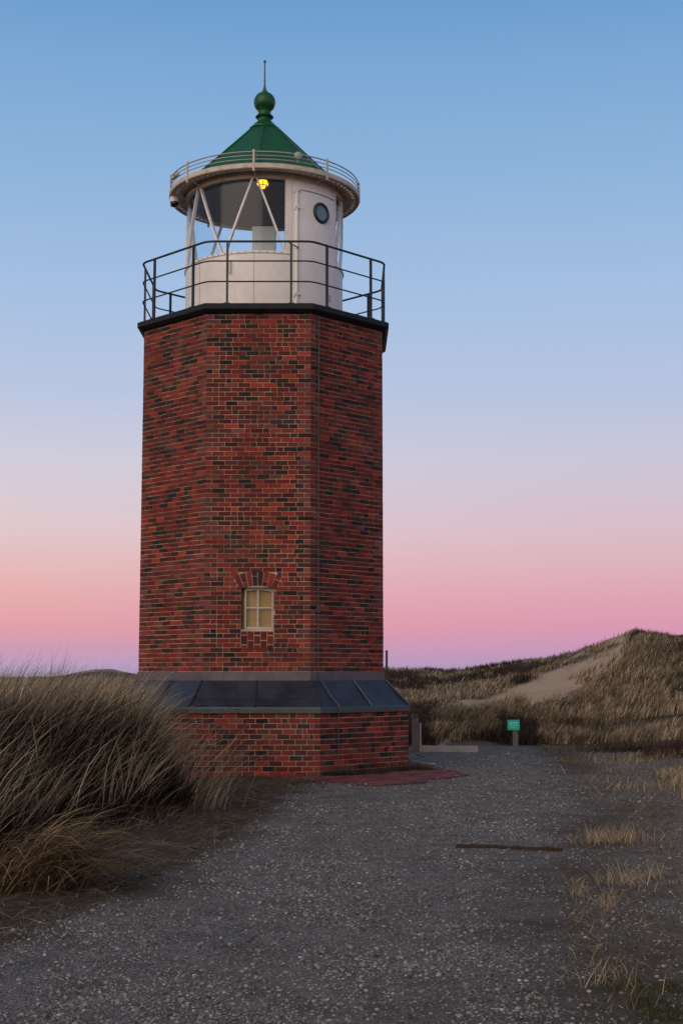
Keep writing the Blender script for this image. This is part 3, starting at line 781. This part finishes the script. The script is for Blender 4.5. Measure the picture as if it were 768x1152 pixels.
# lead skirt
mb = MB(); mb.grid([octring(2.335, 1.675), octring(2.335, 1.525)], True); mb.grid([octring(2.30, 1.675), octring(2.335, 1.675)], True)
mb.build('lead_flashing', M['leadlight'], LH)
mb = MB(); mb.grid([octring(2.345, 1.53), octring(2.47, 1.40), octring(2.62, 1.245), octring(2.795, 1.10)], True)
sk = mb.build('lead_skirt', M['lead'], LH)
def skirt_pt(k, fr, t, up):   # fr -1..1 along the face, t 0 top..1 bottom
    r = 2.345+(2.795-2.345)*t; z = 1.53+(1.10-1.53)*t
    return fpt(k, fr*r*S22, r*C22+up*.7, z+up*.7)
for k in range(8):
    fr = 0.0 if k % 2 == 0 else .12
    mb = MB(); mb.tube([skirt_pt(k, fr, t, .006) for t in (0, .35, .7, 1)], .016, 6); mb.build('standing_seam', M['lead'], sk)
    mb = MB(); mb.tube([tuple(np.array(octv(2.345+.45*t, 1.53-.43*t, k))*1.002) for t in (0, .35, .7, 1)], .017, 6); mb.build('standing_seam', M['lead'], sk)
mb = MB(); mb.grid([octring(2.795, 1.10), octring(2.803, 1.085), octring(2.803, 1.005), octring(2.76, 1.0)], True)
mb.build('drip_edge', M['drip'], sk)

# lightning conductor down the right-hand face
mb = MB(); l1 = 2.3085*S22
s1 = -l1+.17
mb.tube([fpt(1, s1, fa+.015, z) for z in (7.80, 6.2, 4.6, 3.0, 1.70)]+[fpt(1, s1, 2.335*C22+.015, 1.62), fpt(1, s1, 2.335*C22+.02, 1.55), skirt_pt(1, (s1+.03)/(2.4*S22), .1, .02), skirt_pt(1, (s1+.04)/(2.55*S22), .6, .02), skirt_pt(1, (s1+.05)/(2.795*S22), 1.0, .022), fpt(1, s1+.05, 2.803*C22+.018, 1.05), fpt(1, s1+.05, 2.77*C22+.02, .95), fpt(1, s1+.05, 2.77*C22+.02, -.05)], .010, 6)
for z in (7.4, 6.5, 5.6, 4.7, 3.8, 2.9, 2.1): fbox(mb, 1, s1-.02, s1+.02, fa-.005, fa+.02, z, z+.03)
fbox(mb, 1, s1-.03, s1+.03, fa-.002, fa+.04, 2.66, 2.78)
mb.build('lightning_conductor', M['rod'], LH)

# gallery slab
mb = MB(); mb.grid([octring(.5, 7.905), octring(2.405, 7.905), octring(2.434, 7.885), octring(2.434, 7.805), octring(2.36, 7.755), octring(2.25, 7.75)], True)
mb.build('gallery_slab', M['slab'], LH)

# gallery railing
RR = 2.355
def rail_loop(r, z, fil=.13, n=5):
    pts = []
    for k in range(8):
        c = Vector(octv(r, z, k)); a = Vector(octv(r, z, k-1)); b = Vector(octv(r, z, k+1))
        p = c+(a-c).normalized()*fil; q = c+(b-c).normalized()*fil
        for j in range(n): t = j/(n-1); pts.append((1-t)**2*p+2*t*(1-t)*c+t*t*q)
    return pts
gr = MB(); gr.tube(rail_loop(RR, 9.0), .020, 8, True); gr_o = gr.build('gallery_railing', M['rail'], LH, smooth=True)
for z in (8.655, 8.295):
    g = MB(); g.tube(rail_loop(RR, z), .0135, 8, True); g.build('rail', M['rail'], gr_o, smooth=True)
for k in range(8):
    for s in (-.545, .545):
        g = MB(); d = RR*C22
        fbox(g, k, s-.018, s+.018, d-.018, d+.018, 7.90, 8.985)
        fbox(g, k, s-.05, s+.05, d-.05, d+.05, 7.90, 7.915)
        g.build('post', M['rail'], gr_o)

# lantern room (axis a few centimetres left of the brick axis)
LC = (-.037, 0.0); LR = 1.463
def lp(az, r, z): a = R(az); return (LC[0]+r*math.sin(a), LC[1]-r*math.cos(a), z)
mb = MB(); mb.lathe([(LR-.05, 7.9), (LR+.012, 7.9), (LR+.012, 7.98), (LR-.004, 7.99), (LR-.004, 9.02), (LR+.014, 9.025), (LR+.014, 9.06), (LR-.07, 9.06), (LR-.07, 7.9)], LC, 96)
lw = mb.build('lantern_wall', M['white'], LH, smooth=True, autos=30)
for az in (-49, -4, -94, 110, 155, -139):
    g = MB(); g.hexa([lp(az+da, r, z) for z in (7.99, 9.02) for da, r in ((-.17, LR+.0015), (.17, LR+.0015), (.17, LR-.01), (-.17, LR-.01))]); g.build('panel_joint', M['metal'], lw)
for k in range(72):
    a = k*5
    if 16 < a < 66: continue
    g = MB(); g.hexa([lp(a+da, r, z) for z in (9.033, 9.052) for da, r in ((-.35, LR+.024), (.35, LR+.024), (.35, LR+.01), (-.35, LR+.01))]); g.build('bolt', M['metal'], lw)
g = MB(); g.hexa([lp(-22.5+da, r, z) for z in (8.70, 8.88) for da, r in ((-1.2, LR+.05), (.9, LR+.05), (.9, LR-.005), (-1.2, LR-.005))])
g.hexa([lp(-20.6+da, r, z) for z in (8.67, 8.91) for da, r in ((-.4, LR+.06), (.4, LR+.06), (.4, LR-.005), (-.4, LR-.005))])
g.build('vent_box', M['white'], lw, bevel=.004)
# floor inside
g = MB(); g.lathe([(0.01, 8.93), (LR-.08, 8.93)], LC, 64); g.build('lantern_floor', M['metal'], LH)

# glazing: everything but the door bay
A0, A1 = 63.5, 378.0
mb = MB(); mb.lathe([(LR-.018, 9.055), (LR-.018, 10.40)], LC, 120, 0, A0, A1)
gl = mb.build('lantern_glass', M['glass'], LH, smooth=True)
def bar(azt, azb, name='glazing_bar'):
    g = MB(); n = 7
    pts = [lp(azb+(azt-azb)*j/(n-1), LR+.004, 9.06+(10.40-9.06)*j/(n-1)) for j in range(n)]
    inn = [lp(azb+(azt-azb)*j/(n-1), LR-.045, 9.06+(10.40-9.06)*j/(n-1)) for j in range(n)]
    for j in range(n-1):
        w = .66
        def off(p, azd): return p
        def qd(j_, dd, r): 
            t = j_/(n-1); return lp(azb+(azt-azb)*t+dd, r, 9.06+1.34*t)
        g.hexa([qd(j, -w, LR+.006), qd(j, w, LR+.006), qd(j, w, LR-.05), qd(j, -w, LR-.05),
                qd(j+1, -w, LR+.006), qd(j+1, w, LR+.006), qd(j+1, w, LR-.05), qd(j+1, -w, LR-.05)])
    return g.build(name, M['cream'] if False else M['white'], gl)
tops = [-3.6-48*0, -51.5, -98, -143, 172, 127, 82]
bots = [18.5, -26.5, -74.5, -120, 195, 150, 105]
bar(-2.6, 17.6); bar(-5.2, -25.2); bar(-50.0, -28.0)
bar(-53.2, -73.0); bar(-97, -76); bar(-99.5, -119); bar(-142, -121.5); bar(128.5, 149); bar(125.5, 106.5); bar(83, 104); bar(80.5, 66)
# bolted mullions either side of the door
for a, b in ((18.0, 22.2), (62.6, 65.2)):
    g = MB(); nn = 4
    for j in range(nn):
        c0, c1 = a+(b-a)*j/nn, a+(b-a)*(j+1)/nn
        g.hexa([lp(c, r, z) for z in (9.06, 10.40) for c, r in ((c0, LR+.012), (c1, LR+.012), (c1, LR-.06), (c0, LR-.06))])
    for j in range(9):
        z = 9.12+j*.15
        g.hexa([lp((a+b)/2-1+dd, r, z+dz) for dz in (0, .02) for dd, r in ((-.4, LR+.022), (.4, LR+.022), (.4, LR+.01), (-.4, LR+.01))])
    g.build('mullion', M['white'], gl)

# door
D0, D1 = 23.4, 62.2
mb = MB(); nn = 14
jamb = MB()
for j in range(nn):
    c0, c1 = 22.4+(62.5-22.4)*j/nn, 22.4+(62.5-22.4)*(j+1)/nn
    jamb.hexa([lp(c, r, z) for z in (7.985, 10.40) for c, r in ((c0, LR+.006), (c1, LR+.006), (c1, LR-.06), (c0, LR-.06))])
    c0, c1 = 27.0+(61.4-27.0)*j/nn, 27.0+(61.4-27.0)*(j+1)/nn
    mb.hexa([lp(c, r, z) for z in (8.02, 10.215) for c, r in ((c0, LR+.030), (c1, LR+.030), (c1, LR+.004), (c0, LR+.004))])
jamb.build('door_frame', M['door'], LH, bevel=0)
dr = mb.build('door', M['door'], LH, bevel=.006)
g = MB(); 
for j in range(nn):
    c0, c1 = 23.5+(61.8-23.5)*j/nn, 23.5+(61.8-23.5)*(j+1)/nn
    g.hexa([lp(c, r, z) for z in (10.228, 10.252) for c, r in ((c0, LR+.045), (c1, LR+.045), (c1, LR+.004), (c0, LR+.004))])
g.build('door_drip', M['door'], dr)
g = MB(); g.tube([lp(25.6, LR+.03, 8.0), lp(25.6, LR+.03, 10.2)], .035, 10); g.build('door_post', M['white'], dr, smooth=True, autos=40)
for z in (8.30, 9.88, 10.2):
    g = MB(); g.tube([lp(24.0, LR+.045, z), lp(27.6, LR+.05, z)], [.028, .022], 8); g.tube([lp(24.2, LR+.045, z-.035), lp(24.2, LR+.045, z+.035)], .022, 8); g.build('hinge', M['white'], dr)
# porthole
pa, pz = 46.0, 9.885
n_ = Vector((math.sin(R(pa)), -math.cos(R(pa)), 0)); t_ = Vector((math.cos(R(pa)), math.sin(R(pa)), 0)); c_ = Vector(lp(pa, LR+.035, pz))
def ringpts(r, d, n=32): return [c_+n_*d+t_*(r*math.cos(2*math.pi*j/n))+Vector((0, 0, r*math.sin(2*math.pi*j/n))) for j in range(n)]
g = MB(); g.tube(ringpts(.165, .0), .030, 10, True); po = g.build('porthole', M['black'], dr, smooth=True)
g = MB(); g.face(ringpts(.15, .004)); g.build('pane', M['port'], po)
# handle
g = MB(); h = Vector(lp(26.2, LR+.035, 9.13)); g.tube([h, h+Vector((.02, -.07, 0)), h+Vector((-.10, -.10, .05)), h+Vector((-.15, -.10, .09))], .011, 8); g.build('door_handle', M['black'], dr, smooth=True)
g = MB(); g.hexa([lp(55+da, r, z) for z in (8.3, 8.42) for da, r in ((-.9, LR+.04), (.9, LR+.04), (.9, LR+.02), (-.9, LR+.02))]); g.build('door_lock', M['metal'], dr)

# eave band, inner ceiling
mb = MB(); mb.lathe([(LR-.06, 10.385), (LR+.018, 10.385), (LR+.018, 10.41), (LR+.008, 10.415), (LR+.008, 10.53), (LR-.06, 10.53)], LC, 96)
ev = mb.build('eave_band', M['cream'], LH, smooth=True, autos=30)
for az in (-49, -4, 28, -94, 86, 131, 176, -139):
    g = MB(); g.hexa([lp(az+da, r, z) for z in (10.412, 10.528) for da, r in ((-.18, LR+.012), (.18, LR+.012), (.18, LR), (-.18, LR))]); g.build('joint', M['metal'], ev)
mb = MB(); mb.lathe([(LR-.055, 10.39), (LR-.30, 10.50), (.7, 10.78), (.2, 10.95), (.01, 10.97)], LC, 64); mb.build('lantern_ceiling', M['ceiling'], LH, smooth=True)

# rim: plate, slotted outer edge, lip
mb = MB()
mb.lathe([(LR, 10.51), (1.635, 10.47), (1.635, 10.485), (LR, 10.53)], LC, 96)
rm = mb.build('roof_walkway', M['cream'], LH, smooth=True, autos=30)
mb = MB(); mb.lathe([(1.70, 10.455), (1.77, 10.455), (1.782, 10.47), (1.782, 10.545), (1.765, 10.555), (1.70, 10.50), (1.70, 10.455)], LC, 96); mb.build('rim_lip', M['rim'], rm, smooth=True, autos=30)
mb = MB()
for k in range(88):
    a = k*360/88
    mb.hexa([lp(a+da, r, z) for z in (10.46, 10.482) for da, r in ((-1.15, 1.715), (1.15, 1.715), (1.15, 1.62), (-1.15, 1.62))])
mb.build('rim_spokes', M['rim'], rm)
for k in range(8):
    g = MB(); a = -3.2+45*k
    g.tube([lp(a, LR+.0, 10.40), lp(a, 1.74, 10.475)], .014, 6)
    g.build('bracket', M['rim'], rm)

# roof rail
rl = MB(); rl.tube([lp(a, 1.76, 10.76) for a in range(0, 360, 5)], .012, 6, True); rl = rl.build('roof_railing', M['metal'], LH, smooth=True)
for z in (10.69, 10.622):
    g = MB(); g.tube([lp(a, 1.76, z) for a in range(0, 360, 5)], .009, 6, True); g.build('rail', M['metal'], rl, smooth=True)
for k in range(8):
    g = MB(); a = -3.2+45*k
    g.hexa([lp(a+da, r, z) for z in (10.40, 10.79) for da, r in ((-.55, 1.79), (.55, 1.79), (.55, 1.765), (-.55, 1.765))]); g.build('post', M['rim'], rl)

# green roof (eight facets, ridge facing the camera) and finial
mb = MB()
def oc(r, z): return [lp(-2+45*k, r, z) for k in range(8)]
mb.grid([oc(1.66, 10.50), oc(1.66, 10.525), oc(1.063, 11.09), oc(.262, 11.87)], True)
rf = mb.build('roof', M['green'], LH)
g = MB()
for k in range(8): g.tube([lp(-2+45*k, r, z) for r, z in ((1.66, 10.53), (1.063, 11.095), (.262, 11.875))], .014, 6)
g.build('roof_ridge', M['green'], rf)
FC = (-.052, 0)
mb = MB(); prof = [(.27, 11.845), (.285, 11.855), (.285, 11.875), (.25, 11.90), (.20, 11.955), (.145, 12.01), (.125, 12.03), (.125, 12.075), (.158, 12.09), (.172, 12.11), (.158, 12.13), (.125, 12.145), (.118, 12.18), (.115, 12.215)]
for j in range(1, 15):
    t = -math.pi/2+.60+(math.pi-.60)*j/14; prof.append((.205*math.cos(t)+.001, 12.40+.205*math.sin(t)))
mb.lathe(prof, FC, 40); fn = mb.build('finial', M['green'], rf, smooth=True, autos=50)
mb = MB(); mb.lathe([(.05, 12.59), (.052, 12.63), (.03, 12.66), (.026, 12.70), (.017, 12.71), (.009, 13.18), (.02, 13.19), (.026, 13.21), (.02, 13.235), (.002, 13.24)], FC, 12)
mb.build('lightning_rod', M['rod'], fn, smooth=True, autos=60)

# lamp in the lantern, light housing
mb = MB(); mb.lathe([(.002, 10.52), (.045, 10.53), (.06, 10.56), (.098, 10.575), (.105, 10.62), (.085, 10.66), (.03, 10.67)], (-.045, -.55), 20)
lampo = mb.build('lamp', M['bulb'], LH, smooth=True)
g = MB(); g.tube([(-.045+.082*math.sin(R(a)), -.55-.082*math.cos(R(a)), 10.568) for a in range(0, 360, 15)], .010, 6, True); g.build('cage_ring', M['black'], lampo)
for a in (-50, 5, 60):
    g = MB(); g.tube([(-.045+r*math.sin(R(a)), -.55-r*math.cos(R(a)), z) for r, z in ((.05, 10.525), (.085, 10.56), (.112, 10.60), (.105, 10.64))], .006, 6); g.build('cage_wire', M['black'], lampo)
mb = MB(); mb.lathe([(.05, 10.66), (.06, 10.70), (.05, 10.76), (.012, 10.77), (.012, 10.93)], (-.045, -.55), 12); mb.build('lamp_holder', M['black'], lampo)
mb = MB(); mb.box((-.26, -.12, 8.93), (.17, .25, 9.945)); mb.build('light_housing', M['housing'], LH, bevel=.01)

# fittings on the lantern
SC = empty('security_camera', (TX+LC[0]-1.66, TY-.28, 10.36), 'white dome security camera hanging under the lantern rim at the left', 'security camera')
mb = MB(); mb.lathe([(.002, .16), (.05, .155), (.075, .13), (.085, .06), (.085, -.01), (.002, -.01)], (0, 0), 24); mb.build('body', M['white'], SC, smooth=True, autos=40)
mb = MB(); mb.lathe([(.075, -.011), (.076, -.04), (.065, -.075), (.04, -.10), (.002, -.108)], (0, 0), 24); mb.build('dome', M['dome'], SC, smooth=True)
mb = MB(); mb.tube([(.0, .02, .11), (.10, .06, .13), (.21, .10, .11)], .022, 8); mb.build('arm', M['white'], SC, smooth=True)
FLt = empty('floodlight', (TX+LC[0]-1.66, TY-.55, 10.70), 'small tilted floodlight clamped to the roof railing above the security camera', 'floodlight')
mb = MB(); mb.hexa([(-.03, -.05, -.02), (.13, -.05, .07), (.13, .05, .07), (-.03, .05, -.02), (-.06, -.05, .05), (.10, -.05, .14), (.10, .05, .14), (-.06, .05, .05)]); mb.build('housing', M['metal'], FLt, bevel=.006)
mb = MB(); mb.tube([(-.02, 0, .0), (-.03, 0, -.14)], .016, 8); mb.build('bracket', M['metal'], FLt)
SN = empty('antenna_disc', tuple(np.array((TX, TY, 0))+np.array(lp(22, 1.79, 10.715))), 'round grey disc fixed to the roof railing right of its front post', 'antenna')
mb = MB(); aa = R(22); nv = Vector((math.sin(aa), -math.cos(aa), 0)); tv = Vector((math.cos(aa), math.sin(aa), 0))
rows = [[nv*d+tv*(r*math.cos(q))+Vector((0, 0, r*math.sin(q))) for q in [2*math.pi*j/20 for j in range(20)]] for r, d in ((.001, .05), (.05, .048), (.07, .03), (.07, -.005), (.001, -.005))]
mb.grid(rows, True); mb.build('disc', M['metal'], SN, smooth=True, autos=40)
mb = MB(); mb.tube([(0, 0, -.03), (0, 0, -.12)], .012, 6); mb.build('bracket', M['metal'], SN)

# ------------------------------------------------------------------ brick apron, beam, posts, sign
def apron():
    poly = [(-.55, 21.75), (-.15, 21.25), (.45, 20.75), (1.15, 21.3), (2.1, 23.15), (1.75, 24.9), (1.35, 26.3), (.9, 26.3), (-.34, 22.9), (-1.6, 22.9)]
    import mathutils
    mb = MB()
    mb.prism([(x*1.0, y) for x, y in poly], -.05, .010, 0)
    mb.c = [(.05, .035, .032)]*len(mb.f)
    def inside(x, y):
        c = False; n = len(poly)
        for i in range(n):
            x1, y1 = poly[i]; x2, y2 = poly[i-1]
            if (y1 > y) != (y2 > y) and x < (x2-x1)*(y-y1)/(y2-y1)+x1: c = not c
        return c
    ang = R(32); ca, sa = math.cos(ang), math.sin(ang)
    for i in range(-40, 60):
        for j in range(-60, 80):
            lx, ly = i*.235+(j % 2)*.117, j*.118
            pts = [(lx+a, ly+b) for a, b in ((.004, .004), (.227, .004), (.227, .11), (.004, .11))]
            W = [(.5+x*ca-y*sa, 22.5+x*sa+y*ca) for x, y in pts]
            if all(inside(*p) for p in W):
                z = .018+random.uniform(-.004, .008); u = random.random()
                c = random.choice([(.20, .055, .055), (.16, .045, .05), (.22, .07, .06), (.12, .04, .045)]); k = random.uniform(.7, 1.1)
                mb.hexa([(x, y, .0) for x, y in W]+[(x, y, z+random.uniform(-.002, .002)) for x, y in W], 0, tuple(v*k for v in c))
    o = mb.build('brick_pavement', [M['paver'], M['mortar']])
    tag(o, 'worn red brick paving apron at the right foot of the tower', 'pavement', kind='structure')
apron()
def mossy():
    k = 9000; t = rng.random(k); a = np.array([-.30, 22.85]); b = np.array([1.30, 24.45]); d = np.array([.707, -.707])
    p = a+(b-a)*t[:, None]+d*np.abs(rng.normal(0, .11, k))[:, None]*(1.2-.5*np.cos(t*9))[:, None]
    P = np.stack([p[:, 0], p[:, 1], np.full(k, .03)], -1)
    v, f, c = blade_arrays(P, rng.uniform(.02, .075, k), rng.uniform(-np.pi, np.pi, k), rng.uniform(0, .7, k), rng.uniform(.3, 1.3, k), rng.uniform(.006, .012, k), pick(k, np.array([[.03, .028, .014], [.045, .04, .02], [.025, .02, .012], [.07, .055, .03]])), 2)
    o = np_mesh('moss_strip', v, f, M['grass'], c); tag(o, 'dark moss and weeds along the foot of the brick wall', 'moss', kind='stuff')
mossy()

def rough_board(name, p0, p1, w, h, mat, label, cat, z=0.0, segs=14, jit=.006):
    mb = MB(); p0 = Vector(p0); p1 = Vector(p1); d = (p1-p0); L = d.length; d.normalize(); s = Vector((-d.y, d.x, 0)); rows = []
    for j in range(segs+1):
        c = p0+d*L*j/segs; q = lambda: random.uniform(-jit, jit)
        rows.append([c+s*(-w/2+q())+Vector((0, 0, -.05)), c+s*(w/2+q())+Vector((0, 0, -.05)), c+s*(w/2+q())+Vector((0, 0, h+q())), c+s*(-w/2+q())+Vector((0, 0, h+q()))])
    mb.grid(rows, True); mb.face(rows[0][::-1]); mb.face(rows[-1])
    o = mb.build(name, mat); return tag(o, label, cat)
rough_board('timber_beam', (1.08, 13.45, -.01), (2.03, 13.2, -.012), .09, .040, M['darkwood'], 'dark rotting timber beam sunk across the gravel', 'beam')
rough_board('step_board', (1.62, 30.3, 0), (2.90, 30.25, 0), .10, .13, M['palewood'], 'pale grey board edging the top of the path beside the tower', 'board', jit=.003)
PO = empty('wooden_post', (1.56, 30.05, 0), 'weathered square wooden post just right of the brick base', 'post')
mb = MB(); mb.hexa([(-.075, -.075, -.1), (.075, -.075, -.1), (.075, .075, -.1), (-.075, .075, -.1), (-.07, -.07, .74), (.072, -.07, .74), (.072, .07, .74), (-.07, .07, .74)]); mb.build('shaft', M['oldwood'], PO, bevel=.008)
mb = MB(); mb.hexa([(-.085, -.085, .742), (.085, -.085, .742), (.085, .085, .742), (-.085, .085, .742), (-.06, -.06, .80), (.06, -.06, .80), (.06, .06, .80), (-.06, .06, .80)]); mb.build('cap', M['black'], PO, bevel=.005)
mb = MB(); mb.box((.085, -.02, -.05), (.13, .05, .62)); mb.build('batten', M['palewood'], PO, bevel=.005)

SI = empty('information_sign', (3.95, 32.6, float(height(3.95, 32.6))), 'small green information sign on a wooden post below the dune', 'sign')
mb = MB(); mb.box((-.02, -.03, -.1), (.10, .05, .52)); mb.build('post', M['oldwood'], SI, bevel=.006)
mb = MB(); mb.box((-.145, -.055, .36), (.135, -.034, .595)); bd = mb.build('board', M['signgreen'], SI, bevel=.006)
mb = MB()
mb.box((-.10, -.058, .515), (.095, -.0535, .538))
for z, spans in ((.482, ((-.10, -.055), (-.045, .01), (.02, .085))), (.455, ((-.09, -.03), (-.02, .03), (.04, .08))), (.425, ((-.07, .0), (.012, .06)))):
    for a, b in spans: mb.box((a, -.057, z), (b, -.0535, z+.008))
mb.build('lettering', M['signwhite'], bd)
mb = MB(); mb.tube([(0, 0, -.1), (0, 0, 2.1)], .022, 8); mb.tube([(0, 0, 2.1), (0, 0, 2.115)], .026, 8)
o = mb.build('metal_pole', M['rod'], smooth=True, autos=40); o.location = (.905, 28.3, 0); tag(o, 'thin dark metal pole rising behind the right side of the tower', 'pole')
mb = MB(); mb.tube([(1.28, 26.4, .06), (1.36, 26.3, .035), (1.46, 26.1, .02), (1.58, 25.95, .02), (1.70, 25.8, .022)], .011, 6)
o = mb.build('cable', M['rope'], smooth=True); tag(o, 'short pale cable lying on gravel by the brick base', 'cable')

# ------------------------------------------------------------------ dusk sky and afterglow
def srgb(*c): return tuple((v/255/12.92) if v/255 <= .04045 else ((v/255+.055)/1.055)**2.4 for v in c)
w = bpy.data.worlds.new('World'); scene.world = w; w.use_nodes = True
nt = w.node_tree; N = nt.nodes; Lk = nt.links; bg = N['Background']
tc = N.new('ShaderNodeTexCoord'); sx = N.new('ShaderNodeSeparateXYZ'); Lk.new(tc.outputs['Generated'], sx.inputs[0])
def wm(op, a, b=0.0, clamp=False):
    n = N.new('ShaderNodeMath'); n.operation = op; n.use_clamp = clamp
    for i, v in enumerate((a, b)):
        if isinstance(v, bpy.types.NodeSocket): Lk.new(v, n.inputs[i])
        else: n.inputs[i].default_value = v
    return n.outputs[0]
el = wm('DIVIDE', wm('ARCSINE', sx.outputs[2]), math.pi/2)
def wramp(fac, stops):
    n = N.new('ShaderNodeValToRGB'); e = n.color_ramp.elements; n.color_ramp.interpolation = 'EASE' if False else 'LINEAR'
    while len(e) < len(stops): e.new(.5)
    for k, (p, c) in enumerate(stops): e[k].position = p; e[k].color = (*c, 1)
    Lk.new(fac, n.inputs[0]); return n.outputs[0]
HI = [(15.2, (166, 192, 226)), (20, (143, 180, 219)), (24.5, (122, 167, 212)), (27, (107, 156, 204)), (38, (98, 128, 170)), (60, (100, 115, 145)), (90, (95, 105, 128))]
east = [(0, (166, 152, 190)), (.5, (182, 152, 188)), (1.1, (201, 153, 186)), (1.9, (218, 153, 178)), (3, (222, 163, 180)), (4.4, (221, 179, 189)), (6, (217, 190, 201)), (8.7, (202, 199, 217)), (11.25, (184, 196, 224))]+HI
left = [(0, (178, 168, 200)), (.5, (190, 160, 194)), (1.1, (207, 156, 180)), (1.9, (227, 160, 169)), (3, (231, 172, 173)), (4.4, (231, 187, 186)), (6, (225, 202, 206)), (8.7, (210, 206, 220)), (11.25, (188, 199, 225))]+HI
EB = wramp(el, [(e/90, srgb(*c)) for e, c in east]); EL = wramp(el, [(e/90, srgb(*c)) for e, c in left])
lr = N.new('ShaderNodeMix'); lr.data_type = 'RGBA'; Lk.new(wm('ADD', wm('MULTIPLY', sx.outputs[0], -2.2), .4, True), lr.inputs[0]); Lk.new(EB, lr.inputs[6]); Lk.new(EL, lr.inputs[7]); EA = lr.outputs[2]
west = [(0, (.85, .46, .26)), (3, (1.0, .62, .40)), (8, (.95, .70, .52)), (15, (.80, .67, .57)), (25, (.68, .62, .58)), (45, (.46, .44, .44)), (90, (.24, .24, .26))]
WE = wramp(el, [(e/90, c) for e, c in west])
az = wm('ADD', wm('MULTIPLY', sx.outputs[1], -.90), wm('MULTIPLY', sx.outputs[0], -.43))
fac = wm('MULTIPLY', wm('ADD', az, .15), .9, True)
mx = N.new('ShaderNodeMix'); mx.data_type = 'RGBA'; Lk.new(fac, mx.inputs[0]); Lk.new(EA, mx.inputs[6]); Lk.new(WE, mx.inputs[7])
Lk.new(mx.outputs[2], bg.inputs['Color']); bg.inputs['Strength'].default_value = 1.0

sun = bpy.data.lights.new('afterglow', 'SUN'); sun.energy = 1.45; sun.angle = R(60); sun.color = (1.0, .86, .74)
so = bpy.data.objects.new('afterglow', sun); col.objects.link(so)
sd = Vector((-.50, -.80, .50)); so.rotation_euler = sd.to_track_quat('Z', 'Y').to_euler(); so.location = (-20, -30, 20)

vs = scene.view_settings; vs.view_transform = 'Standard'; vs.look = 'None'; vs.exposure = 0; vs.gamma = 1; vs.use_curve_mapping = False
scene.render.engine = 'CYCLES'
cy = scene.cycles; cy.use_denoising = True; cy.denoiser = 'OPENIMAGEDENOISE'; cy.denoising_input_passes = 'RGB_ALBEDO_NORMAL'; cy.denoising_prefilter = 'NONE'; cy.max_bounces = 8; cy.transparent_max_bounces = 16; cy.diffuse_bounces = 4; cy.sample_clamp_indirect = 4
